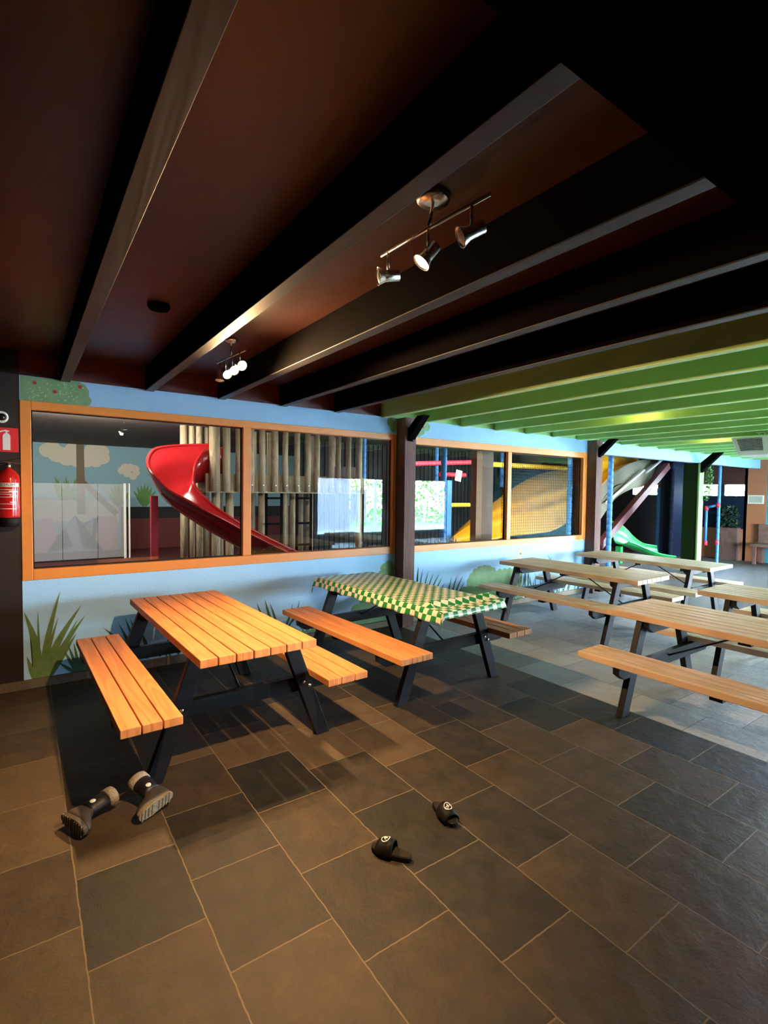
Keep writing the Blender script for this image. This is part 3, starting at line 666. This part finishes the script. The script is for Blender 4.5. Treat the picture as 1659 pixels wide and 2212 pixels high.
# ============================================================ BOOTS AND SANDALS
def sole_outline(L, w0, w1):   # heel at y=-L/2
    pts = []
    for k in range(28):
        a = 2*PI*k/28; y = -math.cos(a)*L/2; t = (y/L+.5)
        w = (w0*(1-t)+w1*t)*(1-.14*math.sin(PI*min(1, t*1.6)))
        pts.append((math.copysign(abs(math.sin(a))**.75, math.sin(a))*w/2, y))
    return pts
def boot(label, M, dark, gname, side=1):
    t = thing('winter_boot', label, 'boot', (0, 0, 0), 0, gname); t.matrix_world = M
    so = sole_outline(.185, .060, .074)
    g = MB().m('boot_sole_dark' if dark else 'boot_sole'); g.rings([[(x*.97, y*.97, 0) for x, y in so], [(x, y, .004) for x, y in so], [(x, y, .018) for x, y in so], [(x*.96, y*.96, .022) for x, y in so]], sm=False)
    s_ = g.build('sole', t)
    g = MB().m('boot_sole')
    for k in range(9):
        y = -.075+k*.018
        if k != 4: g.hexa([(-.026, y, -.003), (.026, y+.006, -.003), (.026, y+.012, -.003), (-.026, y+.006, -.003)], [(-.026, y, .001), (.026, y+.006, .001), (.026, y+.012, .001), (-.026, y+.006, .001)])
    g.build('tread', s_)
    g = MB().m('boot_grey'); rs = []
    for z, sy, oy, sx in ((.018, .98, 0, .98), (.035, .97, -.002, 1.0), (.05, .86, -.012, .94), (.065, .68, -.026, .84), (.082, .52, -.036, .76), (.10, .46, -.040, .74)):
        rs.append([(x*sx, y*sy+oy, z) for x, y in so])
    g.rings(rs); g.build('foot_upper', t)
    g = MB().m('boot_navy').rings([[(math.cos(2*PI*k/28)*rx, math.sin(2*PI*k/28)*ry+oy, z) for k in range(28)] for z, rx, ry, oy in ((.085, .029, .045, -.036), (.11, .031, .042, -.040), (.15, .034, .043, -.042), (.185, .036, .045, -.042))]); g.build('shaft', t)
    g = MB().m('boot_fur').rings([[(math.cos(2*PI*k/28)*rx, math.sin(2*PI*k/28)*ry+oy, z) for k in range(28)] for z, rx, ry, oy in ((.178, .034, .043, -.042), (.18, .041, .050, -.042), (.215, .042, .051, -.042), (.222, .036, .045, -.042), (.19, .028, .036, -.042))]); g.build('fur_cuff', t)
    g = MB().m('white_paint').lathe([(.013, 0), (.013, .002), (.006, .003), (.001, .003)], 20, Matrix.Translation((side*.0315, -.036, .115)) @ Matrix.Rotation(side*PI/2, 4, 'Y')); g.build('badge', t)
def frame(zc, yc, loc):
    Z = Vector(zc).normalized(); Y = (Vector(yc)-Z*Vector(yc).dot(Z)).normalized(); X = Y.cross(Z)
    m = Matrix.Identity(4)
    for i in range(3): m[i][0] = X[i]; m[i][1] = Y[i]; m[i][2] = Z[i]
    m.translation = loc; return m
boot('dark boot lying toe down, leftmost, its shaft pointing right', frame((.93, .42, .05), (.32, -.88, -.06), (.155, 2.615, .043)), True, 'tipped winter boots')
boot('boot lying with its pale ribbed sole and white badge showing', frame((-.42, .90, .18), (-.93, -.28, -.12), (.495, 2.545, .045)), False, 'tipped winter boots', -1)

def sandal(label, loc, toe, gname):
    t = thing('slide_sandal', label, 'sandal', loc, math.atan2(toe[1], toe[0])-PI/2, gname)
    so = sole_outline(.185, .062, .076)
    MB().m('rubber').rings([[(x*.95, y*.97, 0) for x, y in so], [(x, y, .006) for x, y in so], [(x, y, .020) for x, y in so], [(x*.93, y*.95, .023) for x, y in so]], sm=False).build('sole', t)
    mat('insole', (.018, .013, .009), .8, spec=.2)
    MB().m('insole').rings([[(x*.88, y*.92, .0225) for x, y in so], [(x*.86, y*.90, .0245) for x, y in so]], sm=False).build('insole', t)
    g = MB().m('rubber'); rs = []
    for y, h, w in ((-.012, .056, .041), (.015, .054, .043), (.045, .046, .043), (.066, .036, .041)):
        o_ = [(w*math.cos(a), y, .012+h*math.sin(a)) for a in [PI*k/14 for k in range(15)]]; i_ = [((w-.004)*math.cos(a), y, .012+(h-.004)*math.sin(a)) for a in [PI*k/14 for k in range(14, -1, -1)]]
        rs.append(o_+i_)
    g.rings(rs); st = g.build('strap', t)
    g = MB().m('white_paint')
    def top(x, y): return Vector((x, y, .0175+.052*math.sqrt(max(0, 1-(x/.043)**2))+(.02-y)*.32))
    rs = [[top(r*math.cos(a), .028+r*math.sin(a))+Vector((0, 0, dz)) for r, dz in ((.0165, 0), (.0165, .0015), (.0195, .0015), (.0195, 0))] for a in [2*PI*k/32 for k in range(33)]]
    g.rings(rs, cap=False)
    for P in ([(-.012, .022), (-.002, .034), (.0, .018)], [(.0, .018), (.004, .038), (.012, .040), (.013, .030), (.006, .026)]):
        g.tube([top(x, y)+Vector((0, 0, .001)) for x, y in P], .0016, 6)
    g.build('emblem', st)
sandal('black slide sandal pointing left, nearer the camera', (1.262, 1.705, 0), (-.09, .15), 'pair of kicked-off sandals')
sandal('black slide sandal pointing at the camera, farther right of the pair', (1.625, 1.775, 0), (-.03, -.19), 'pair of kicked-off sandals')

# ============================================================ HEATER UNIT
ac = thing('air_heater', 'white louvred heater hung under the green ceiling', 'heater', (8.0, 2.5, 2.1))
MB().m('white_paint').hexa([(0, -.6, .0), (0, .46, .0), (-.10, .52, .24), (-.10, -.6, .24)], [(.55, -.6, .0), (.55, .46, .0), (.55, .52, .24), (.55, -.6, .24)]).build('housing', ac, bevel=.01)
g = MB().m('vent_dark'); g.hexa([(-.030, .16, .055), (-.030, .42, .055), (-.097, .45, .215), (-.097, .16, .215)], [(-.022, .16, .055), (-.022, .42, .055), (-.089, .45, .215), (-.089, .16, .215)]); g.build('vent', ac)
g = MB().m('white_paint')
for k in range(9):
    z = .062+k*.018; x = -.10*z/.24; g.hexa([(x-.012, .16, z), (x-.012, .425+z*.1, z), (x-.004, .425+z*.1, z+.006), (x-.004, .16, z+.006)], [(x-.004, .16, z-.004), (x-.004, .425+z*.1, z-.004), (x+.004, .425+z*.1, z+.002), (x+.004, .16, z+.002)])
g.build('louvres', ac)
g = MB().m('white_paint'); g.tube([(.0, .16, .24), (.0, .16, .30)], .008, 8).tube([(.0, .22, .24), (.0, .22, .30)], .008, 8).box(-.02, .02, .13, .25, .29, .30); g.build('bracket', ac)
for x, y, lb in ((5.50, 3.1, 'small warm spot hidden between the green beams, nearer one'), (8.58, 3.57, 'small warm spot hidden between the green beams by the heater')):
    cl = thing('ceiling_spotlight', lb, 'ceiling lamp', (x, y, 2.58))
    MB().m('chrome').lathe([(.03, 0), (.03, -.02), (.012, -.025), (.012, -.06)], 16).build('stem', cl)
    MB().m('chrome').lathe([(.012, -.055), (.03, -.062), (.033, -.070)], 16, cap=False).build('shade', cl)

# ============================================================ PLAYROOM
# frosted screen
fs = thing('glass_screen', 'milky panelled screen standing before the cloud mural', 'glass screen', (.14, 12.6, 0))
g = MB().m('milky_glass')
for a, c in ((-.3, .5), (.51, 1.15), (1.16, 1.66)): g.box(a, c, 0, .02, .03, 1.64)
g.build('panels', fs)
MB().m('tube_white').box(1.66, 1.71, -.02, .04, 0, 1.66).box(1.76, 1.79, -.02, .04, 0, 1.66).build('end_posts', fs)
MB().m('dark_metal').box(-.3, 1.66, -.01, .03, 0, .03).build('bottom_rail', fs)
# log fort
lf = thing('log_fort', 'playhouse of upright logs behind the red slide', 'playhouse', (2.3, 8.0, 0))
random.seed(5)
for k, (px0, px1) in enumerate(((2.33, 2.50), (2.53, 2.66), (2.74, 2.86), (2.95, 3.05), (3.13, 3.24), (3.34, 3.46), (3.55, 3.65), (3.76, 3.86), (3.96, 4.06), (4.14, 4.24), (4.42, 4.53), (4.57, 4.67), (4.78, 4.88), (5.0, 5.12))):
    x = (px0+px1)/2-2.3; r = (px1-px0)/2
    lg = MB().m('log_wood').tube([(x, 0, 1.52), (x+random.uniform(-.01, .01), 0, 2.1), (x, 0, 2.60)], [r, r*.96, r*.98], 12).build('log', lf)
    MB().m('chrome').lathe([(.011, 0), (.006, .006)], 8, Matrix.Translation((x, -r-.004, 1.63)) @ Matrix.Rotation(PI/2, 4, 'X')).build('bolt', lg)
g = MB().m('log_wood').box(.0, 2.9, .06, .11, 1.54, 1.80).box(0, 2.9, .5, .55, 1.54, 1.8).box(0, 2.9, .05, 1.4, 1.50, 1.54); g.build('platform', lf)
for x, y in ((.18, .15), (.45, .3), (.95, .15), (1.35, .15), (1.58, .3), (1.85, .2), (2.0, .9), (2.85, .15), (.6, 1.3), (1.2, 1.3)):
    MB().m('log_wood').tube([(x, y, 0), (x, y, 1.52)], .065, 10).build('leg', lf)
for x in (.30, 1.0, 1.35, 2.2, 2.7):
    MB().m('log_wood').box(x, x+.14, .9, .95, 1.54, 2.6).build('plank', lf)
for x in (.95, 1.5):
    g = MB().m('black_paint').box(x, x+.035, .0, .04, 0, 1.5).box(x+.27, x+.305, .0, .04, 0, 1.5)
    for z in (.25, .6, .97, 1.4): g.box(x, x+.3, .0, .04, z, z+.035)
    g.build('ladder', lf)
# left leg bundle of the fort with firewood
lb = thing('log_pillar', 'rough log pillar behind the red slide top', 'pillar', (2.22, 8.86, 0))
for k, (x, y) in enumerate(((-.05, 0), (.08, .02), (.2, 0), (.32, .05))):
    MB().m('log_wood').tube([(x, y, 0), (x, y, 2.6)], .06, 10).build('log', lb)
random.seed(9)
for k in range(12):
    x = 2.16+(k % 4)*.135+(k//4 % 2)*.05; z = .064+(k//4)*.127
    g = MB().m('log_wood').tube([(x, 7.62, z), (x+random.uniform(-.005, .005), 7.97, z)], .0625, 9); tag(g.build('firewood_log'), 'short firewood log stacked below the red slide', 'log', 'firewood under the slide')

# red slide
def chute(name_parent, path, wl, wr, hw, matn, nm, rim='', parent=None, thick=.02):
    P = pl(path, 8); n = len(P); rs = []
    for i, p in enumerate(P):
        t = i/(n-1); d = (P[min(i+1, n-1)]-P[max(i-1, 0)]).normalized()
        a = d.cross(Vector((0, 0, 1))).normalized(); up = a.cross(d).normalized()
        hl = wl(t); hr = wr(t); w = hw(t); ring = []
        for k in range(9):     # left wall to right wall: half pipe
            s_ = -1+2*k/8; hgt = (hl if s_ < 0 else hr)*abs(s_)**2.6
            ring.append(p+a*w*s_*(1-.0*abs(s_))+up*hgt)
        rs.append(ring)
    g = MB().m(matn).rings(rs, cap=False, closed=False)
    o = g.build(nm, parent, solid=thick); return o, rs
rsld = thing('spiral_slide', 'glossy red plastic slide curling down from the log playhouse', 'slide', (0, 0, 0))
def ss(t, a, b): t = max(0, min(1, (t-a)/(b-a))); return t*t*(3-2*t)
_, rs = chute(None, [(2.62, 8.30, 1.70), (2.25, 8.32, 1.66), (1.93, 8.15, 1.57), (1.75, 7.82, 1.42), (1.83, 7.45, 1.23), (2.08, 7.1, 1.0), (2.42, 6.75, .76), (2.8, 6.35, .52), (3.1, 6.0, .38)],
      lambda t: .50-.30*ss(t, .05, .35), lambda t: .60-.30*ss(t, .22, .5), lambda t: .30, 'red_slide', 'chute', parent=rsld)
MB().m('red_slide').tube([r[0] for r in rs], .022, 8).build('rim', rsld); MB().m('red_slide').tube([r[-1] for r in rs], .022, 8).build('rim', rsld)
MB().m('red_foam').box(1.44, 1.53, 7.66, 7.75, 0, 1.45).box(1.40, 1.57, 7.62, 7.79, 0, .04).build('support_post', rsld)

# foam padded posts and rolls
def foam(p, q, r, matn, label, group, name='padded_post', cat='padded post', seg=.13):
    p = Vector(p); q = Vector(q); L = (q-p).length; n = max(2, int(L/seg)); M = Matrix.Translation(p) @ (q-p).to_track_quat('Z', 'Y').to_matrix().to_4x4()
    prof = []
    for k in range(n):
        a = L*k/n; c = L*(k+1)/n; prof += [(r*.86, a+.002), (r, a+.012), (r, c-.012), (r*.86, c-.002)]
    g = MB().m(matn).lathe(prof, 14, M); o = g.build(name); tag(o, label, cat, group); return o
GP = 'blue padded posts of the climbing frame'
foam((6.16, 6.9, 0), (6.16, 6.9, 2.6), .055, 'blue_foam', 'blue padded post left of the salmon column, by the blue panel', GP)
foam((7.17, 7.15, 0), (7.17, 7.15, 2.6), .055, 'blue_foam', 'blue padded post just left of the brown column in the second window', GP)
foam((6.83, 9.2, 1.4), (6.83, 9.2, 2.6), .045, 'blue_foam', 'short blue padded post at the left end of the red roll', GP)
foam((7.9, 9.1, 1.4), (7.9, 9.1, 2.6), .045, 'blue_foam', 'blue padded post above the lower red roll', GP)
foam((8.95, 8.5, 1.35), (8.95, 8.5, 2.6), .05, 'blue_foam', 'blue padded post above the small yellow pads, left of the big yellow slide', GP)
foam((9.9, 8.9, 1.7), (9.9, 8.9, 2.6), .05, 'blue_foam', 'blue padded post behind the middle of the yellow slide', GP)
foam((10.3, 7.2, 0), (10.3, 7.2, 2.6), .06, 'blue_foam', 'blue padded post at the right side of the yellow slide net', GP)
foam((5.35, 8.3, 1.75), (5.35, 8.3, 2.6), .05, 'blue_foam', 'blue padded hanging post beside the log playhouse', GP)
foam((5.0, 8.3, 2.05), (5.0, 8.3, 2.6), .04, 'yellow_foam', 'short yellow padded post hanging beside the logs', None)
foam((9.39, 5.65, 0), (9.39, 5.65, 2.6), .05, 'blue_foam', 'blue padded post just right of the second brown post', GP)
foam((13.2, 6.6, 0), (13.2, 6.6, 1.73), .06, 'blue_foam', 'short blue padded post behind the green slide', GP)
foam((13.0, 6.2, 0), (13.0, 6.2, 2.6), .055, 'navy_foam', 'dark blue padded post left of the black pillar', None)
foam((12.75, 5.06, 0), (12.75, 5.06, 2.6), .035, 'blue_foam', 'thin blue padded post carrying the red cornered hoop', GP)
foam((5.9, 7.93, 2.08), (7.85, 7.93, 2.20), .05, 'red_foam', 'long red padded roll across the second window', 'red padded rolls', 'padded_roll', 'padded roll', .09)
foam((7.2, 8.2, 1.93), (7.95, 8.2, 1.93), .05, 'red_foam', 'short red padded roll under the long one', 'red padded rolls', 'padded_roll', 'padded roll', .09)
foam((7.2, 8.1, 1.28), (8.0, 8.1, 1.28), .045, 'yellow_foam', 'short yellow padded roll between two blue posts', 'yellow padded rolls', 'padded_roll', 'padded roll', .09)
foam((8.3, 7.8, 2.17), (11.0, 7.8, 2.18), .055, 'yellow_foam', 'long yellow padded roll above the yellow slide', 'yellow padded rolls', 'padded_roll', 'padded roll', .13)
g = MB().m('blue_foam').box(7.2, 7.33, 7.95, 8.0, .6, 1.8); tag(g.build('blue_panel'), 'flat blue panel beside the blue padded post', 'panel')
g = MB().m('maroon').box(4.85, 5.5, 8.6, 8.7, 1.62, 2.02); tag(g.build('brick_panel'), 'dull red panel right of the log playhouse', 'panel')
# paper notice
nt_ = thing('hanging_notice', 'white card hanging askew under the red padded roll', 'notice', (7.42, 7.85, 1.90)); nt_.rotation_euler = (0, .18, 0)
MB().m('white_paint').box(-.085, .085, 0, .004, -.115, .115).build('card', nt_); MB().m('net_cord').tube([(-.03, .002, .11), (-.05, .004, .215)], .004, 6).build('string', nt_)
g = MB().m('label_ink')
for k in range(9): g.box(-.055, .055-.02*(k % 3), -.002, 0, -.07+k*.016, -.064+k*.016)
g.build('print', nt_)
# brown column behind glass
g = MB().m('column_light').box(5.62, 5.74, 5.55, 5.67, 0, 2.6).m('column_brown').box(5.74, 6.0, 5.57, 5.67, 0, 2.6); tag(g.build('timber_column'), 'brown column standing behind the second window', 'column')

# yellow wave slide
def loft(A, B, n, wave, matn, name, parent, thick=.04):
    A = pl(A, 10); B = pl(B, 10); rs = []
    for k in range(n+1):
        s_ = k/n; rs.append([a.lerp(c, s_)+Vector((0, 0, wave(s_))) for a, c in zip(A, B)])
    return MB().m(matn).rings(rs, cap=False, closed=False).build(name, parent, solid=thick)
ys = thing('wave_slide', 'wide yellow slide with moulded lanes behind the second window', 'slide', (0, 0, 0))
loft([(7.9, 8.6, .45), (8.35, 8.6, .80), (9.25, 8.6, 1.28), (9.9, 8.6, 1.62), (10.6, 8.6, 1.92), (11.4, 8.6, 2.12), (12.2, 8.6, 2.18)],
     [(6.95, 7.3, .52), (7.4, 7.3, .55), (7.85, 7.3, .58), (8.4, 7.3, .64), (9.2, 7.3, .66), (9.8, 7.3, .70), (10.35, 7.3, .86)],
     40, lambda s_: .13*max(0, math.cos((s_-.42)*2*PI*4))**8*(1 if .2 < s_ < .8 else 0), 'yellow_slide', 'slide_bed', ys)
for x, y, z in ((8.3, 8.55, .74), (11.3, 8.55, 2.05), (9.8, 7.4, .64)): MB().m('navy_foam').tube([(x, y, 0), (x, y, z)], .05, 10).build('support', ys)
sn = MB().m('net_cord')
for k in range(42): x = 7.75+k*.06; sn.box(x-.0022, x+.0022, 6.95, 6.955, 0, 2.14)
for k in range(36): z = .04+k*.06; sn.box(7.75, 10.2, 6.95, 6.955, z-.0022, z+.0022)
tag(sn.build('safety_net'), 'square mesh net stretched in front of the yellow slide', 'net')
for k, (x, y, z, c) in enumerate(((8.65, 8.0, 1.36, 'yellow_foam'), (8.85, 8.0, 1.36, 'yellow_foam'), (8.45, 8.0, 1.35, 'purple_rail'))):
    pass

# things seen through the opening
tb = thing('tube_slide', 'brown-yellow tube slide rising behind the second brown post', 'slide', (0, 0, 0))
loft([(9.72, 6.5, 2.55), (10.0, 6.5, 2.56), (10.7, 6.5, 2.57), (11.4, 6.5, 2.58), (12.1, 6.6, 2.59)], [(9.66, 6.1, 1.42), (9.85, 6.1, 1.55), (10.4, 6.1, 1.92), (10.9, 6.15, 2.15), (11.6, 6.3, 2.32)],
     20, lambda s_: -.12*math.sin(PI*s_)+.03*math.cos(s_*20), 'yellow_slide', 'slide_bed', tb)
cn = thing('netted_ramp', 'cream netted climbing ramp in the wall opening', 'climbing ramp', (0, 0, 0))
loft([(8.98, 6.02, 1.31), (9.46, 6.02, 1.58), (10.03, 6.02, 1.96), (10.51, 6.02, 2.17), (11.18, 6.02, 2.32), (11.85, 6.02, 2.38)], [(9.5, 6.2, .70), (9.56, 5.96, 1.02), (10.09, 5.96, 1.45), (10.67, 5.96, 1.66), (11.34, 5.96, 1.79), (11.94, 6.02, 2.27)],
     12, lambda s_: 0, 'cream_net', 'panel', cn, .01)
g = MB().m('net_cord')
for k in range(26):
    s_ = k/25
    A = pl([(8.98, 6.02, 1.31), (9.46, 6.02, 1.58), (10.03, 6.02, 1.96), (10.51, 6.02, 2.17), (11.18, 6.02, 2.32), (11.85, 6.02, 2.38)], 3); B = pl([(9.5, 6.2, .70), (9.56, 5.96, 1.02), (10.09, 5.96, 1.45), (10.67, 5.96, 1.66), (11.34, 5.96, 1.79), (11.94, 6.02, 2.27)], 3)
    g.tube([a.lerp(c, s_)+Vector((0, -.02, 0)) for a, c in zip(A, B)], .0035, 4)
g.tube([p+Vector((0, -.03, -.28)) for p in pl([(8.98, 6.02, 1.31), (9.46, 6.02, 1.58), (10.03, 6.02, 1.96), (10.51, 6.02, 2.08), (11.18, 6.02, 2.13)], 4)], .014, 6)
g.build('net', cn)
tag(MB().m('tube_white').tube([(9.68, 5.9, 1.37), (11.09, 5.9, 2.09)], .03, 10).build('handrail_tube'), 'long white tube rising across the netted ramp', 'tube', 'white tubes over the ramp')
tag(MB().m('tube_white').tube([(11.2, 5.9, 2.04), (11.9, 5.9, 2.37)], .03, 10).build('handrail_tube'), 'short white tube at the top of the netted ramp', 'tube', 'white tubes over the ramp')
tag(MB().m('purple_rail').bar((9.3, 5.8, .52), (12.0, 5.85, 2.22), .12, .14).build('ramp_beam'), 'sloping dark red beam under the netted ramp', 'beam')
tag(MB().m('navy_foam').box(13.05, 13.62, 6.2, 6.5, 0, 2.6).build('padded_pillar'), 'dark navy pillar left of the green painted post', 'pillar')
gsl = thing('toddler_slide', 'small bright green plastic slide behind the farthest table', 'slide', (0, 0, 0))
_, rs = chute(None, [(10.88, 6.32, .44), (11.12, 6.28, .38), (11.48, 6.20, .25), (11.9, 6.1, .13), (12.35, 6.0, .06)], lambda t: .50-.24*ss(t, .15, .8), lambda t: .07, lambda t: .27, 'green_slide', 'chute', parent=gsl)
MB().m('green_slide').tube([r[0] for r in rs], .018, 8).build('rim', gsl); MB().m('green_slide').tube([r[-1] for r in rs], .018, 8).build('rim', gsl)
MB().m('green_slide').box(10.92, 11.02, 6.28, 6.40, 0, .38).build('support', gsl)
# red cornered hoop frame
hp = thing('hoop_frame', 'blue hanging frame with red corners beside the thin blue post', 'frame', (12.75, 5.07, 0))
MB().m('blue_foam').tube([(0, .24, .48), (0, .24, 1.28)], .03, 10).build('side_bar', hp)
MB().m('blue_foam').tube([(0, .03, 1.33), (0, .24, 1.28)], .03, 10).build('top_bar', hp)
for y, z in ((.24, 1.26), (.24, .46), (.0, 1.33), (.0, .5)): MB().m('red_foam').tube([(0, y, z-.05), (0, y, z+.05)], .045, 10).build('corner_pad', hp)
# picture, bench, plant
pc = thing('framed_picture', 'pale framed picture on the salmon wall', 'picture', (14.1, 4.81, 1.47))
MB().m('white_paint').box(-.025, 0, -.16, .16, -.10, .10).build('frame', pc); MB().m('grey_picture').box(-.028, -.024, -.135, .135, -.075, .075).build('picture', pc)
be = thing('wooden_bench', 'dark brown bench against the right wall under the picture', 'bench', (13.8, 4.35, 0))
g = MB().m('post_wood'); g.box(-.25, .25, -.5, .35, .40, .46); g.build('seat', be)
for x, y in ((-.2, .28), (.2, .28), (-.2, -.45), (.2, -.45)): MB().m('post_wood').box(x-.03, x+.03, y-.03, y+.03, 0, .40).build('leg', be)
MB().m('post_wood').box(.2, .25, -.5, .35, .46, .9).build('backrest', be)
b = MB().m('fern'); random.seed(21)
mat('dark_leaf', (.02, .05, .025), .6)
b.m('dark_leaf')
for k in range(500):
    c = Vector((13.95+random.uniform(-.08, .08), random.uniform(5.1, 5.5), random.uniform(.75, 1.3))); s_ = random.uniform(.02, .05)
    a = Vector((random.uniform(-1, 1), random.uniform(-1, 1), random.uniform(-1, 1))).normalized(); d = a.cross(Vector((.3, .5, .8))).normalized()
    b.face([c-a*s_, c+d*s_*.5, c+a*s_, c-d*s_*.5])
pt = thing('potted_plant', 'dark leafy plant below the strip window', 'plant', (13.95, 5.3, 0))
o = b.build('foliage', pt); o.matrix_parent_inverse = Matrix.Translation((-13.95, -5.3, 0))
MB().m('post_wood').box(-.1, .1, -.22, .22, 0, .78).build('planter', pt)
for x, y, l_ in ((2.4, 6.2, 2.2), (7.6, 6.6, 3.0)):  # housings for the added fill lights, placed out of view
    t = thing('added_fill_lamp', 'unseen added fill lamp on the playroom ceiling %s' % ('above the red slide' if x < 5 else 'above the yellow slide'), 'ceiling lamp', (x, y, 2.60))
    MB().m('white_paint').box(-l_/2, l_/2, -.25, .25, -.05, 0).build('housing', t)

# ============================================================ OUTSIDE
b = MB().m('pale_stone').box(-10, 30, -30, -3.9, -.15, -.05).box(14.6, 30, -3.9, 25, -.15, -.05); struct(b.build('ground_outside'))
sh = thing('garden_shed', 'weathered board shed outside the daylight window', 'shed', (9.0, -8.2, 0)); random.seed(2)
g = MB().m('shed_wood')
for k in range(15): g.box(k*.12, k*.12+.112, 0, .03+random.uniform(0, .02), 0, 2.3)
g.build('wall_boards', sh); MB().m('shed_wood').box(-.1, 2.0, -2, .25, 2.3, 2.38).build('roof', sh)
MB().m('shed_wood').box(1.85, 2.6, .0, .05, .3, 1.6).build('gate', sh)
tf = thing('garden_pergola', 'pale timber pergola outside the daylight window', 'pergola', (11.6, -7.6, 0))
for x in (0, .7, 1.3): MB().m('white_paint').box(x, x+.09, 0, .09, 0, 2.2).build('upright', tf)
MB().m('white_paint').bar((0, .04, 1.3), (1.35, .04, .4), .06, .06).build('diagonal', tf); MB().m('white_paint').bar((.1, .04, .4), (1.3, .04, 1.4), .06, .06).build('diagonal', tf); MB().m('white_paint').box(-.05, 1.45, 0, .09, 2.2, 2.3).build('top_bar', tf)
def hedge(x0, x1, y0, y1, h, n, label):
    b = MB().m('foliage')
    for k in range(n):
        c = Vector((random.uniform(x0, x1), random.uniform(y0, y1), random.uniform(0, h))); s_ = random.uniform(.05, .13)
        a = Vector((random.uniform(-1, 1), random.uniform(-1, 1), random.uniform(-1, 1))).normalized(); d = a.cross(Vector((.3, .5, .8))).normalized()
        b.face([c-a*s_, c+d*s_*.6, c+a*s_, c-d*s_*.6])
    tag(b.build('hedge'), label, 'hedge', kind='stuff')
hedge(11.9, 20, -11, -9.8, 3, 3600, 'green hedge outside the daylight window')
hedge(17, 18, 3, 12, 2.0, 1500, 'green hedge outside the strip window')
